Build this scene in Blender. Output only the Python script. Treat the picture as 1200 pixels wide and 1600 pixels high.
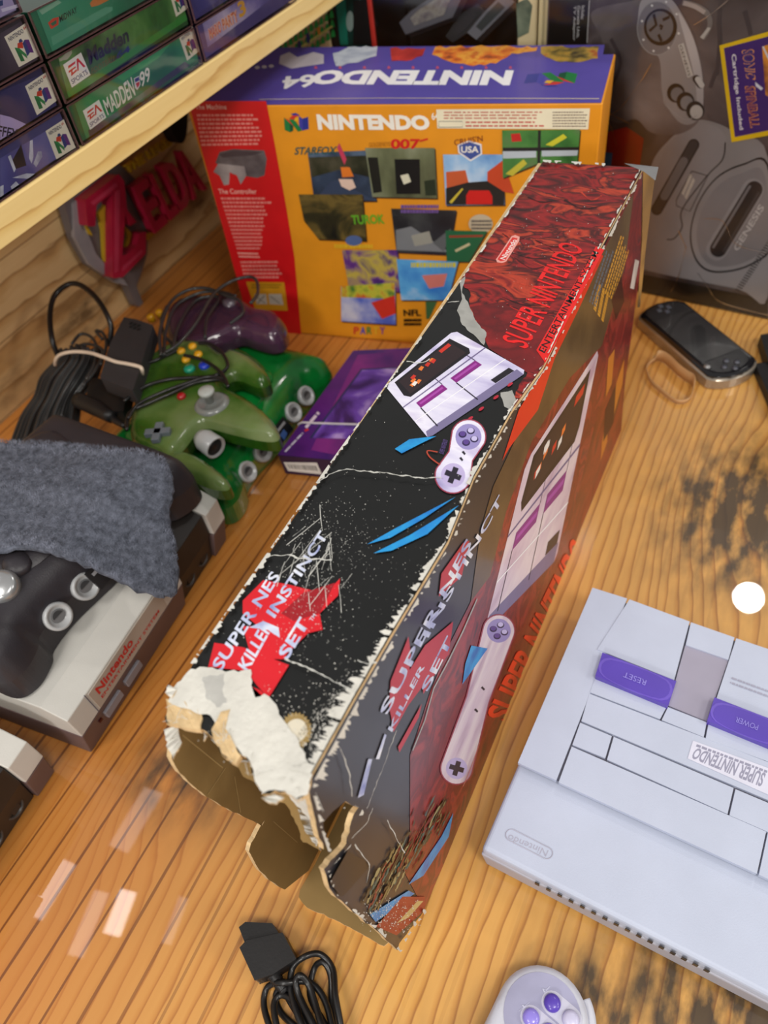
import bpy, math, random
import numpy as np
from mathutils import Vector, geometry
random.seed(7)
for o in list(bpy.data.objects): bpy.data.objects.remove(o)
SC = bpy.context.scene; COL = SC.collection
# ---------------------------------------------------------------- camera, world, lights, exposure
F = 1159.0; CAMZ = 0.62
R3 = np.array([[0.8958633311978901, 0.2580086393849923, -0.3617463666959556],
               [0.42870817244920745, -0.71589077876273, 0.5510986261620989],
               [-0.11678268146553404, -0.6487926748085224, -0.7519507101030775]])
cd = bpy.data.cameras.new('camera'); cam = bpy.data.objects.new('camera', cd); COL.objects.link(cam)
cd.sensor_fit = 'VERTICAL'; cd.sensor_height = 36; cd.sensor_width = 27; cd.lens = 36*F/1600
from mathutils import Matrix
M4 = Matrix.Identity(4)
for i in range(3):
    M4[i][0] = R3[i][0]; M4[i][1] = -R3[i][1]; M4[i][2] = -R3[i][2]
M4[2][3] = CAMZ; cam.matrix_world = M4
cd.clip_start = 0.01
cd.dof.use_dof = True; cd.dof.focus_distance = 0.50; cd.dof.aperture_fstop = 7.0
SC.camera = cam
SC.view_settings.view_transform = 'Standard'; SC.view_settings.look = 'None'
SC.view_settings.gamma = 1; SC.view_settings.use_curve_mapping = False
SC.view_settings.exposure = 0.0
W = bpy.data.worlds.new('world'); SC.world = W; W.use_nodes = True
W.node_tree.nodes['Background'].inputs[0].default_value = (1.0, 0.965, 0.93, 1)
W.node_tree.nodes['Background'].inputs[1].default_value = 0.37
def area(name, loc, tgt, size, power, col=(1, .96, .9), shape='DISK', size2=None):
    l = bpy.data.lights.new(name, 'AREA'); l.shape = shape; l.size = size; l.energy = power; l.color = col
    if size2: l.size_y = size2
    o = bpy.data.objects.new(name, l); COL.objects.link(o); o.location = loc
    o.rotation_euler = (Vector(tgt)-Vector(loc)).to_track_quat('-Z', 'Y').to_euler()
    return o
area('ceiling_or_fill_light', (.273, 1.702, 1.6), (.05, .5, 0), .09, 4)
area('ceiling_or_fill_light', (.75, -.35, 1.7), (-.1, .4, 0), .45, 13)
area('ceiling_or_fill_light', (-.45, -.75, 1.7), (-.3, .4, 0), .5, 9)
area('ceiling_or_fill_light', (1.5, .6, 1.25), (-.7, .6, .1), .4, 8)  # side fill below ceiling height, added to brighten the plank wall and sign
area('fill_light', (1.8, .0, .74), (-.8, .65, .12), .35, 6)  # unseen low fill, added to brighten the sign under the shelf
area('fill_light', (-.10, -1.25, .92), (-.84, .65, .12), .28, 9)  # added fill behind the camera, reaching the sign beneath the shelf
def panel(name, loc, yaw, w, l, power):
    o = area(name, loc, (loc[0], loc[1], 0), w, power, (1, .93, .93), 'RECTANGLE', l); o.rotation_euler = (0, 0, yaw); return o
for (x, y, yaw, w, l, pw) in ((-1.359, -.011, 4, .055, .158, .20), (-1.134, .023, 13, .05, .114, .26), (-1.196, -.035, 13, .045, .163, .10), (-.98, .074, 11, .03, .123, .035), (-1.251, .25, 4, .07, .191, .14)):
    panel('ceiling_panel_light', (x, y, 1.6), math.radians(yaw), w, l, pw)

# ---------------------------------------------------------------- measuring helpers
def RAY(p): return R3 @ np.array([p[0]-600., p[1]-800., F])
CP = np.array([0, 0, CAMZ])
def on(p, S):
    P0, n = S; v = RAY(p); return CP + v*((P0-CP).dot(n)/v.dot(n))
def surf(P0, n):
    n = np.array(n, float); return (np.array(P0, float), n/np.linalg.norm(n))
def surf3(a, b, c):
    a, b, c = map(lambda q: np.array(q, float), (a, b, c)); n = np.cross(b-a, c-a); n /= np.linalg.norm(n)
    if n.dot(CP-a) < 0: n = -n
    return (a, n)
def ZT(z): return surf((0, 0, z), (0, 0, 1))
def XT(x): return surf((x, 0, 0), (1, 0, 0))
def YT(y): return surf((0, y, 0), (0, -1, 0))
def onz(p, z): return on(p, ZT(z))
def zm(x0, y0, s): return lambda *a: [(x0+a[i]/s, y0+a[i+1]/s) for i in range(0, len(a), 2)]

# ---------------------------------------------------------------- materials
def lin(c):
    r = []
    for v in c:
        v /= 255.; r.append(v/12.92 if v <= .04045 else ((v+.055)/1.055)**2.4)
    return tuple(r)+(1,)
MATS = {}
def newmat(name):
    m = bpy.data.materials.new(name); m.use_nodes = True
    return m, m.node_tree, m.node_tree.nodes['Principled BSDF']
def mat(name, c, rough=.5, metal=0, coat=0, var=.06, vs=30, bump=0, bs=200, trans=0, ior=1.45, alpha=1, spec=.5):
    if name in MATS: return MATS[name]
    m, nt, b = newmat(name); L = nt.links
    b.inputs['Roughness'].default_value = rough; b.inputs['Metallic'].default_value = metal
    b.inputs['Coat Weight'].default_value = coat; b.inputs['Coat Roughness'].default_value = .12
    b.inputs['Transmission Weight'].default_value = trans; b.inputs['IOR'].default_value = ior
    b.inputs['Alpha'].default_value = alpha; b.inputs['Specular IOR Level'].default_value = spec
    tc = nt.nodes.new('ShaderNodeTexCoord'); n = nt.nodes.new('ShaderNodeTexNoise'); n.inputs['Scale'].default_value = vs
    n.inputs['Detail'].default_value = 4
    L.new(tc.outputs['Object'], n.inputs['Vector'])
    r = nt.nodes.new('ShaderNodeValToRGB'); c0 = lin(c)
    r.color_ramp.elements[0].color = tuple(max(0, v*(1-2*var)) for v in c0[:3])+(1,)
    r.color_ramp.elements[1].color = tuple(min(1, v*(1+2*var)) for v in c0[:3])+(1,)
    r.color_ramp.elements[0].position = .3; r.color_ramp.elements[1].position = .7
    L.new(n.outputs['Fac'], r.inputs[0]); L.new(r.outputs[0], b.inputs['Base Color'])
    if bump:
        n2 = nt.nodes.new('ShaderNodeTexNoise'); n2.inputs['Scale'].default_value = bs; n2.inputs['Detail'].default_value = 3
        L.new(tc.outputs['Object'], n2.inputs['Vector'])
        bp = nt.nodes.new('ShaderNodeBump'); bp.inputs['Strength'].default_value = bump; bp.inputs['Distance'].default_value = .001
        L.new(n2.outputs['Fac'], bp.inputs['Height']); L.new(bp.outputs[0], b.inputs['Normal'])
    MATS[name] = m; return m
def ink(r, g, b, rough=.42):
    return mat('ink_%d_%d_%d' % (r, g, b), (r, g, b), rough, coat=.15, var=.03)
def mott(name, cols, scale=20, stretch=(1, 1, 1), rough=.4, dist=0, detail=5, coat=.2, rot=0):
    """printed picture: noise through a colour ramp"""
    if name in MATS: return MATS[name]
    m, nt, b = newmat(name); L = nt.links
    b.inputs['Roughness'].default_value = rough; b.inputs['Coat Weight'].default_value = coat; b.inputs['Coat Roughness'].default_value = .15
    tc = nt.nodes.new('ShaderNodeTexCoord'); mp = nt.nodes.new('ShaderNodeMapping'); n = nt.nodes.new('ShaderNodeTexNoise')
    mp.inputs['Scale'].default_value = stretch; mp.inputs['Rotation'].default_value = (0, 0, rot)
    n.inputs['Scale'].default_value = scale; n.inputs['Detail'].default_value = detail; n.inputs['Distortion'].default_value = dist
    L.new(tc.outputs['Object'], mp.inputs[0]); L.new(mp.outputs[0], n.inputs['Vector'])
    r = nt.nodes.new('ShaderNodeValToRGB'); e = r.color_ramp.elements
    k = len(cols)
    for i, c in enumerate(cols):
        pos = .3+.4*i/(k-1)
        if i == 0: e[0].position = pos; e[0].color = lin(c)
        elif i == k-1: e[-1].position = pos; e[-1].color = lin(c)
        else: x = e.new(pos); x.color = lin(c)
    L.new(n.outputs['Fac'], r.inputs[0]); L.new(r.outputs[0], b.inputs['Base Color'])
    MATS[name] = m; return m
def clear(name, tint=(1, 1, 1), gl=.12, rough=.05):
    """thin clear plastic film"""
    if name in MATS: return MATS[name]
    m, nt, b = newmat(name); L = nt.links; nt.nodes.remove(b)
    out = nt.nodes['Material Output']
    t = nt.nodes.new('ShaderNodeBsdfTransparent'); t.inputs[0].default_value = tint+(1,)
    g = nt.nodes.new('ShaderNodeBsdfGlossy'); g.inputs['Roughness'].default_value = rough
    f = nt.nodes.new('ShaderNodeFresnel'); f.inputs[0].default_value = 1.3
    a = nt.nodes.new('ShaderNodeMath'); a.operation = 'MULTIPLY_ADD'; a.inputs[1].default_value = 1; a.inputs[2].default_value = gl*.3
    mx = nt.nodes.new('ShaderNodeMixShader')
    tc = nt.nodes.new('ShaderNodeTexCoord'); n = nt.nodes.new('ShaderNodeTexNoise'); n.inputs['Scale'].default_value = 12
    bp = nt.nodes.new('ShaderNodeBump'); bp.inputs['Strength'].default_value = .4; bp.inputs['Distance'].default_value = .004
    L.new(tc.outputs['Object'], n.inputs['Vector']); L.new(n.outputs['Fac'], bp.inputs['Height']); L.new(bp.outputs[0], g.inputs['Normal'])
    L.new(f.outputs[0], a.inputs[0]); L.new(a.outputs[0], mx.inputs[0]); L.new(t.outputs[0], mx.inputs[1]); L.new(g.outputs[0], mx.inputs[2])
    L.new(mx.outputs[0], out.inputs[0]); MATS[name] = m; return m

def wood(name, light, mid, dark, ring=55, rough=.35, coat=0, stains=(), axis='Y', planks=0, bumpy=0, warm=None, seams=0, warp=.06):
    """pine with growth rings running along Y; stains = [(x, y, rx, ry, strength, colour)]"""
    m, nt, b = newmat(name); L = nt.links; N = nt.nodes
    def mth(op, a, c=None, d=None):
        x = N.new('ShaderNodeMath'); x.operation = op
        for i, v in enumerate((a, c, d)):
            if v is None: continue
            if isinstance(v, (int, float)): x.inputs[i].default_value = v
            else: L.new(v, x.inputs[i])
        return x.outputs[0]
    def noise(vec, s, det=3):
        x = N.new('ShaderNodeTexNoise'); x.inputs['Scale'].default_value = s; x.inputs['Detail'].default_value = det; L.new(vec, x.inputs['Vector']); return x.outputs['Fac']
    geo = N.new('ShaderNodeNewGeometry'); sep = N.new('ShaderNodeSeparateXYZ'); L.new(geo.outputs['Position'], sep.inputs[0])
    X, Y, Z = sep.outputs
    if axis == 'wall': U = Z
    elif axis == 'shelf': U = mth('ADD', X, mth('MULTIPLY', Z, 1.3))
    else: U = X
    cb = N.new('ShaderNodeCombineXYZ'); L.new(mth('MULTIPLY', U, 3.2), cb.inputs[0]); L.new(mth('MULTIPLY', Y, .75), cb.inputs[1])
    g = mth('MULTIPLY', U, ring)
    g = mth('ADD', g, mth('MULTIPLY', noise(cb.outputs[0], 2.0, 2), ring*warp))
    g = mth('ADD', g, mth('MULTIPLY', noise(cb.outputs[0], 9.0, 3), 1.5))
    knot = None
    V = Y
    for (sx, sy, rx, ry, st, kind) in stains:
        dx = mth('DIVIDE', mth('SUBTRACT', U, sx), rx); dy = mth('DIVIDE', mth('SUBTRACT', V, sy), ry)
        d = mth('ADD', mth('MULTIPLY', dx, dx), mth('MULTIPLY', dy, dy))
        gs = mth('POWER', 2.718, mth('MULTIPLY', d, -1.0))
        if kind == 'knot': g = mth('ADD', g, mth('MULTIPLY', gs, st*4))
        else:
            q = mth('MULTIPLY', gs, st); knot = q if knot is None else mth('MAXIMUM', knot, q)
    fr = mth('FRACT', g)
    ramp = N.new('ShaderNodeValToRGB'); e = ramp.color_ramp.elements
    e[0].position = 0; e[0].color = lin(light); e[1].position = 1; e[1].color = lin(light)
    x = e.new(.55); x.color = lin(light); x = e.new(.8); x.color = lin(mid); x = e.new(.93); x.color = lin(dark)
    L.new(fr, ramp.inputs[0]); colr = ramp.outputs[0]
    def mix(f, a, c):
        x = N.new('ShaderNodeMix'); x.data_type = 'RGBA'
        if isinstance(f, (int, float)): x.inputs[0].default_value = f
        else: L.new(f, x.inputs[0])
        for i, v in ((6, a), (7, c)):
            if isinstance(v, tuple): x.inputs[i].default_value = v
            else: L.new(v, x.inputs[i])
        return x.outputs[2]
    # fine streak
    cs = N.new('ShaderNodeCombineXYZ'); L.new(mth('MULTIPLY', U, 40), cs.inputs[0]); L.new(mth('MULTIPLY', Y, 2), cs.inputs[1])
    st = noise(cs.outputs[0], 6.0, 3)
    colr = mix(mth('MULTIPLY', st, .45), colr, lin(mid))
    if warm:                                   # the boards further left are a redder timber
        wf = N.new('ShaderNodeMapRange'); wf.inputs[1].default_value = warm[0]; wf.inputs[2].default_value = warm[1]
        L.new(mth('ADD', mth('ADD', U, mth('MULTIPLY', Y, -.12)), mth('MULTIPLY', noise(cb.outputs[0], 3.0), .12)), wf.inputs[0])
        colr = mix(mth('MULTIPLY', wf.outputs[0], .75), colr, lin(warm[2]))
    if seams:
        sg = mth('ADD', mth('MULTIPLY', U, seams), mth('MULTIPLY', noise(cb.outputs[0], 1.2, 1), 1.6))
        sf = mth('ABSOLUTE', mth('SUBTRACT', mth('FRACT', sg), .5))
        sl = mth('LESS_THAN', sf, mth('MULTIPLY', noise(cb.outputs[0], 4.0, 2), .09))
        if warm: sl = mth('MULTIPLY', sl, mth('MINIMUM', mth('ADD', wf.outputs[0], .12), 1))
        colr = mix(mth('MULTIPLY', sl, .85), colr, lin((112, 58, 18)))
    if knot is not None:
        cn = N.new('ShaderNodeCombineXYZ'); L.new(mth('MULTIPLY', U, 2.4), cn.inputs[0]); L.new(Y, cn.inputs[1])
        kn = noise(cn.outputs[0], 26.0, 6)
        kf = mth('MULTIPLY', knot, mth('MULTIPLY_ADD', kn, 3.6, -1.0)); kf = mth('MINIMUM', mth('MAXIMUM', kf, 0), .93)
        colr = mix(kf, colr, lin((46, 36, 24)))
    if planks:
        pf = mth('FRACT', mth('MULTIPLY', U, planks)); pl = mth('LESS_THAN', pf, .02)
        fl = mth('FLOOR', mth('MULTIPLY', U, planks)); 
        wn = N.new('ShaderNodeTexWhiteNoise'); wn.noise_dimensions = '1D'; L.new(fl, wn.inputs['W'])
        colr = mix(mth('MULTIPLY', wn.outputs[0], .45), colr, lin(mid)); colr = mix(mth('MULTIPLY', pl, .85), colr, lin(dark))
    L.new(colr, b.inputs['Base Color'])
    b.inputs['Roughness'].default_value = rough; b.inputs['Coat Weight'].default_value = coat; b.inputs['Coat Roughness'].default_value = .015
    b.inputs['Coat IOR'].default_value = 1.5
    if bumpy:                                  # gentle waviness of the poured clear coat
        bn = N.new('ShaderNodeBump'); bn.inputs['Strength'].default_value = bumpy; bn.inputs['Distance'].default_value = .01
        tc = N.new('ShaderNodeCombineXYZ'); L.new(X, tc.inputs[0]); L.new(Y, tc.inputs[1])
        L.new(noise(tc.outputs[0], 5.0, 1), bn.inputs['Height']); L.new(bn.outputs[0], b.inputs['Coat Normal'])
    MATS[name] = m; return m

# ---------------------------------------------------------------- mesh builder
TXT = {}
def glyphs(s, bold=0.0, ex=False):
    k = (s, bold, ex)
    if k in TXT: return TXT[k]
    c = bpy.data.curves.new('t', 'FONT'); c.body = s; c.offset = bold; c.resolution_u = 3
    if ex: c.extrude = 1
    o = bpy.data.objects.new('t', c); COL.objects.link(o)
    me = bpy.data.meshes.new_from_object(o.evaluated_get(bpy.context.evaluated_depsgraph_get()))
    v = np.array([q.co[:] for q in me.vertices]); f = [list(p.vertices) for p in me.polygons]
    lo = v.min(0); hi = v.max(0); v[:, 0] = (v[:, 0]-lo[0])/(hi[0]-lo[0]); v[:, 1] = (v[:, 1]-lo[1])/(hi[1]-lo[1])
    if ex: v[:, 2] = (v[:, 2]+1)/2
    bpy.data.objects.remove(o); bpy.data.curves.remove(c); bpy.data.meshes.remove(me)
    TXT[k] = (v, f); return TXT[k]

def smoothline(pts, n=6, closed=False):
    P = [np.array(p, float) for p in pts]; out = []; k = len(P)
    rng = range(k if closed else k-1)
    for i in rng:
        if closed: p0, p1, p2, p3 = P[(i-1) % k], P[i], P[(i+1) % k], P[(i+2) % k]
        else: p0, p1, p2, p3 = P[max(i-1, 0)], P[i], P[i+1], P[min(i+2, k-1)]
        for j in range(n):
            t = j/n
            out.append(.5*((2*p1)+(-p0+p2)*t+(2*p0-5*p1+4*p2-p3)*t*t+(-p0+3*p1-3*p2+p3)*t**3))
    if not closed: out.append(P[-1])
    return out
def ragged(pts, amp=2, step=4, rnd=None):
    rnd = rnd or random; out = []
    for a, b in zip(pts[:-1], pts[1:]):
        a = np.array(a, float); b = np.array(b, float); L = np.linalg.norm(b-a); k = max(1, int(L/step))
        d = (b-a)/max(L, 1e-6); nn = np.array([-d[1], d[0]])
        for i in range(k):
            o = 0 if i == 0 else rnd.uniform(-amp, amp)
            out.append(tuple(a+(b-a)*i/k+nn*o))
    out.append(tuple(pts[-1])); return out
def ell(cx, cy, rx, ry, rot=0, n=28):
    c, s = math.cos(rot), math.sin(rot)
    return [(cx+rx*math.cos(t)*c-ry*math.sin(t)*s, cy+rx*math.cos(t)*s+ry*math.sin(t)*c) for t in [2*math.pi*i/n for i in range(n)]]

class MB:
    def __init__(s): s.v = []; s.f = []; s.m = []; s.mats = []; s.sm = []
    def mi(s, m):
        if m not in s.mats: s.mats.append(m)
        return s.mats.index(m)
    def add(s, vs, fs, m, smooth=False):
        b = len(s.v); s.v += [tuple(map(float, q)) for q in vs]; k = s.mi(m)
        for f in fs: s.f.append([b+i for i in f]); s.m.append(k); s.sm.append(smooth)
    def hexa(s, bot, top, m):          # two quads, same winding
        s.add(list(bot)+list(top), [(3, 2, 1, 0), (4, 5, 6, 7)]+[(i, (i+1) % 4, 4+(i+1) % 4, 4+i) for i in range(4)], m)
    def box(s, c, d, m, rz=0, R=None):
        x, y, z = d[0]/2, d[1]/2, d[2]/2; cs, sn = math.cos(rz), math.sin(rz)
        q = []
        for zz in (-z, z):
            for a, b_ in ((-x, -y), (x, -y), (x, y), (-x, y)):
                p = Vector((a, b_, zz))
                if R: p = R @ p
                q.append((c[0]+p.x*cs-p.y*sn, c[1]+p.x*sn+p.y*cs, c[2]+p.z))
        s.hexa(q[:4], q[4:], m)
    def slab(s, pts, n, th, m, ms=None):   # polygon in 3D given thickness th against normal n
        n = np.array(n, float); n /= np.linalg.norm(n); P = [np.array(p, float) for p in pts]; k = len(P)
        tri = geometry.tessellate_polygon([[Vector(p) for p in P]])
        a = P; b_ = [p-n*th for p in P]
        s.add(a, [t for t in tri], m); s.add(b_, [t[::-1] for t in tri], ms or m)
        s.add(a+b_, [(i, (i+1) % k, k+(i+1) % k, k+i) for i in range(k)], ms or m)
    def tube(s, pts, r, m, n=8, sm=5, closed=False):
        P = smoothline(pts, sm, closed) if sm > 1 else [np.array(p, float) for p in pts]; k = len(P)
        rs = r if hasattr(r, '__len__') else None
        vs = []; up = np.array([.13, .21, .97])
        for i, p in enumerate(P):
            t = P[(i+1) % k if closed else min(i+1, k-1)]-P[i-1 if (closed or i > 0) else 0]; t /= (np.linalg.norm(t)+1e-9)
            a = np.cross(t, up); 
            if np.linalg.norm(a) < .15: a = np.cross(t, np.array([1, 0, 0.]))
            a /= np.linalg.norm(a); b_ = np.cross(a, t)
            rr = r if rs is None else np.interp(i/(k-1), np.linspace(0, 1, len(rs)), rs)
            for j in range(n):
                w = 2*math.pi*j/n; vs.append(p+rr*(a*math.cos(w)+b_*math.sin(w)))
        fs = []
        for i in range(k if closed else k-1):
            i2 = (i+1) % k
            for j in range(n): fs.append((i*n+j, i*n+(j+1) % n, i2*n+(j+1) % n, i2*n+j))
        if not closed: fs += [tuple(range(n))[::-1], tuple((k-1)*n+j for j in range(n))]
        s.add(vs, fs, m, True)
    def lathe(s, c, axis, prof, m, n=28, smooth=True):   # prof = [(r, h)]
        ax = np.array(axis, float); ax /= np.linalg.norm(ax)
        a = np.cross(ax, [0, 0, 1.]); 
        if np.linalg.norm(a) < .1: a = np.array([1., 0, 0])
        a /= np.linalg.norm(a); b_ = np.cross(ax, a); c = np.array(c, float); vs = []; fs = []
        for r, h in prof:
            for j in range(n):
                w = 2*math.pi*j/n; vs.append(c+ax*h+r*(a*math.cos(w)+b_*math.sin(w)))
        for i in range(len(prof)-1):
            for j in range(n): fs.append((i*n+j, i*n+(j+1) % n, (i+1)*n+(j+1) % n, (i+1)*n+j))
        fs += [tuple(range(n))[::-1], tuple((len(prof)-1)*n+j for j in range(n))]
        s.add(vs, fs, m, smooth)
    def puffy(s, out, z0, zs, dome, r, m, step=.004, zf=None, mt=None, flat=True):
        """solid on a plan outline: side wall z0..zs, then a rounded shoulder of height dome over distance r"""
        P = np.array([p[:2] for p in out], float); k = len(P)
        lo, hi = P.min(0), P.max(0); pts = []
        gx = np.arange(lo[0]+step/2, hi[0], step); gy = np.arange(lo[1]+step/2, hi[1], step)
        G = np.array([(a+(j % 2)*step/2, b_) for j, b_ in enumerate(gy) for a in gx])
        A = P; B = np.roll(P, -1, 0)
        def dist(G):
            d = np.full(len(G), 9.); ins = np.zeros(len(G), bool)
            for a, b_ in zip(A, B):
                ab = b_-a; t = np.clip(((G-a)@ab)/(ab@ab+1e-12), 0, 1); d = np.minimum(d, np.linalg.norm(G-a-t[:, None]*ab, axis=1))
                c = (a[1] > G[:, 1]) != (b_[1] > G[:, 1])
                with np.errstate(all='ignore'): xi = a[0]+(G[:, 1]-a[1])*ab[0]/(ab[1] if abs(ab[1]) > 1e-12 else 1e-12)
                ins ^= c & (G[:, 0] < xi)
            return d, ins
        d, ins = dist(G); G = G[ins & (d > step*.35)]
        V = [Vector(p) for p in P]+[Vector(p) for p in G]
        vo, eo, fo, *_ = geometry.delaunay_2d_cdt(V, [], [list(range(k))], 1, 1e-7)
        Q = np.array([v[:] for v in vo]); d, _ = dist(Q)
        t = np.clip(d/r, 0, 1); z = zs+dome*np.sqrt(np.maximum(0, 1-(1-t)**2))
        dz = np.array([zf(*q) for q in Q]) if zf else np.zeros(len(Q))
        s.add([(q[0], q[1], a+b_) for q, a, b_ in zip(Q, z, dz)], [f for f in fo], mt or m, True)
        kk = np.array([zf(*q) for q in P]) if zf else np.zeros(k)
        top = [(p[0], p[1], zs+e) for p, e in zip(P, kk)]; bot = [(p[0], p[1], z0+e) for p, e in zip(P, kk)]
        s.add(top+bot, [(i, (i+1) % k, k+(i+1) % k, k+i) for i in range(k)], m, False)
        s.add([(q[0], q[1], z0+e) for q, e in zip(Q, dz)], [f[::-1] for f in fo], m, False)
    def build(s, name, parent=None, org=(0, 0, 0), bevel=0, seg=2, loc=None, wrapped=None):
        me = bpy.data.meshes.new(name); o3 = np.array(org, float)
        me.from_pydata([tuple(np.array(q)-o3) for q in s.v], [], s.f)
        for m in s.mats: me.materials.append(m)
        me.polygons.foreach_set('material_index', s.m); me.polygons.foreach_set('use_smooth', s.sm); me.update()
        o = bpy.data.objects.new(name, me); COL.objects.link(o)
        if parent is not None: o.parent = parent
        else: o.location = org
        if bevel:
            b = o.modifiers.new('bevel', 'BEVEL'); b.width = bevel; b.segments = seg; b.limit_method = 'ANGLE'; b.angle_limit = .6
            if hasattr(b, 'harden_normals'): b.harden_normals = False
        return o

class Art:
    clip = None
    """prints flat shapes onto a face of a box; each new shape lies a hair above the one before"""
    def __init__(s, mb, S, base=.0003, inc=.000008): s.mb = mb; s.P0, s.n = S; s.S = S; s.o = base; s.inc = inc
    def P(s, px): return on(px, s.S)+s.n*s.o
    def poly(s, pts, m, three=False):
        s.o += s.inc
        if s.clip is not None and not three:
            y0, y1, z0, z1 = s.clip; Q = [on(p, s.S) for p in pts]
            for ax, lim, sg in ((1, y0, 1), (1, y1, -1), (2, z0, 1), (2, z1, -1)):
                R_ = []
                for a, b in zip(Q, Q[1:]+Q[:1]):
                    da, db = (a[ax]-lim)*sg, (b[ax]-lim)*sg
                    if da >= 0: R_.append(a)
                    if da*db < 0: R_.append(a+(b-a)*da/(da-db))
                Q = R_
                if len(Q) < 3: return
            pts = Q; three = True
        P = [np.array(p)+s.n*s.o if three else s.P(p) for p in pts]
        tri = geometry.tessellate_polygon([[Vector(p) for p in P]])
        T = []
        for t in tri:
            c = np.cross(P[t[1]]-P[t[0]], P[t[2]]-P[t[0]])
            T.append(t if c.dot(s.n) > 0 else t[::-1])
        s.mb.add(P, T, m)
    def line(s, pts, w, m, jit=0):
        s.o += s.inc; P = [s.P(p) for p in pts]; vs = []
        for i, p in enumerate(P):
            t = P[min(i+1, len(P)-1)]-P[max(i-1, 0)]; t /= np.linalg.norm(t)+1e-12; sd = np.cross(s.n, t)*w/2*(1+random.uniform(-jit, jit))
            vs += [p+sd, p-sd]
        s.mb.add(vs, [(2*i, 2*i+1, 2*i+3, 2*i+2) for i in range(len(P)-1)], m)
    def text(s, t, bl, br, tl, m, bold=.0, ex=0, tr=None):
        s.o += s.inc; v, f = glyphs(t, bold, ex > 0)
        a, b, c = s.P(bl), s.P(br), s.P(tl); d = s.P(tr) if tr is not None else b+c-a
        Q = []
        for q in v:
            Q.append(a*(1-q[0])*(1-q[1])+b*q[0]*(1-q[1])+c*(1-q[0])*q[1]+d*q[0]*q[1]+s.n*(q[2]*ex if ex else 0))
        if np.cross(b-a, c-a).dot(s.n) < 0: f = [g[::-1] for g in f]
        s.mb.add(Q, f, m)
    def quadmap(s, bl, br, tl, tr=None):
        a, b, c = on(bl, s.S), on(br, s.S), on(tl, s.S); d = on(tr, s.S) if tr is not None else b+c-a
        return lambda u, v: a*(1-u)*(1-v)+b*u*(1-v)+c*(1-u)*v+d*u*v
    def rows(s, bl, br, tl, n, m, fill=.5, tr=None, rag=.15, word=.06):
        g = s.quadmap(bl, br, tl, tr); s.o += s.inc
        for i in range(n):
            v0 = 1-(i+.85)/n; v1 = v0+fill/n; u = 0; end = 1-random.uniform(0, rag)
            while u < end:
                w = random.uniform(.5, 1.5)*word; e = min(u+w, end)
                P = [g(u, v0)+s.n*s.o, g(e, v0)+s.n*s.o, g(e, v1)+s.n*s.o, g(u, v1)+s.n*s.o]
                s.mb.add(P, [(0, 1, 2, 3)], m); u = e+word*.25
    def upoly(s, g, uv, m):
        s.poly([g(u, v) for u, v in uv], m, three=True)
    def nlogo(s, bl, br, tl):
        g = s.quadmap(bl, br, tl); G, B, Rr, Yl = ink(24, 120, 60), ink(40, 50, 140), ink(200, 50, 40), ink(225, 175, 40)
        s.upoly(g, [(0, .12), (.22, 0), (.22, .62), (0, .75)], G)
        s.upoly(g, [(.22, 0), (.36, .1), (.36, .5), (.22, .62)], ink(18, 80, 50))
        s.upoly(g, [(.0, .75), (.22, .62), (.55, .15), (.4, .3)], Rr)
        s.upoly(g, [(.22, .62), (.36, .8), (.72, .12), (.55, .05)], G)
        s.upoly(g, [(.72, .12), (1, .2), (1, .82), (.76, .72)], B)
        s.upoly(g, [(.62, .3), (.76, .1), (.76, .72), (.62, .86)], ink(60, 60, 160))
        s.upoly(g, [(.3, .95), (.5, 1), (.66, .9), (.48, .78)], B)
        s.upoly(g, [(.2, .7), (.4, .66), (.6, .9), (.36, .86)], Rr)
        s.upoly(g, [(.42, .6), (.56, .58), (.6, .74), (.48, .78)], Yl)

def root(name, loc, label, cat, group=None):
    o = bpy.data.objects.new(name, None); COL.objects.link(o); o.location = loc; o.empty_display_size = .02
    o['label'] = label; o['category'] = cat
    if group: o['group'] = group
    return o
def tag(o, label, cat, group=None):
    o['label'] = label; o['category'] = cat
    if group: o['group'] = group
    return o
def struct(o): o['kind'] = 'structure'; return o
# ================================================================ SETTING
table_wood = wood('pine_table', (222, 168, 88), (204, 144, 66), (156, 96, 38), ring=85, rough=.45, coat=.8, bumpy=.05, warp=.035,
    warm=(-.06, -.30, (186, 112, 44)), seams=38,
    stains=[(.055, .58, .075, .10, 1.25, 'dark'), (.13, .70, .06, .09, 1.1, 'dark'), (.115, .13, .075, .045, 1.3, 'dark'), (.04, .10, .05, .035, 1.0, 'dark'),
            (.10, .02, .12, .06, 1.1, 'dark'), (-.335, .115, .05, .035, .85, 'dark'), (-.30, .175, .045, .04, .75, 'dark'), (-.27, .20, .02, .03, .9, 'dark'),
            (-.35, .12, .05, .09, .9, 'knot'), (.03, .62, .06, .16, .9, 'knot'), (.06, .86, .06, .07, .7, 'knot')])
b = MB(); b.box((-.02, .45, -.02), (1.69, 1.9, .04), table_wood)
t = b.build('table', org=(-.02, .45, -.04), bevel=.003)
tag(t, 'glossy clear-coated pine table top with dark knots under everything', 'table')
wall_wood = wood('wall_planks', (226, 194, 142), (196, 154, 98), (140, 102, 62), ring=26, warp=.025, rough=.6, axis='wall', planks=11.6,
    stains=[(.04, .62, .03, .07, .9, 'dark'), (.12, .80, .03, .05, .7, 'dark'), (.06, .92, .02, .03, .9, 'dark'), (.03, .45, .03, .1, .5, 'dark')])
b = MB(); b.box((-.885, .62, .25), (.04, 1.56, .58), wall_wood)
struct(b.build('wall_left', org=(-.885, .62, -.04)))
backm = mat('dark_back', (38, 34, 34), .8)
b = MB(); b.box((.0, 1.42, .3), (1.8, .04, .7), backm); struct(b.build('wall_back', org=(0, 1.42, -.05)))
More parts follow.
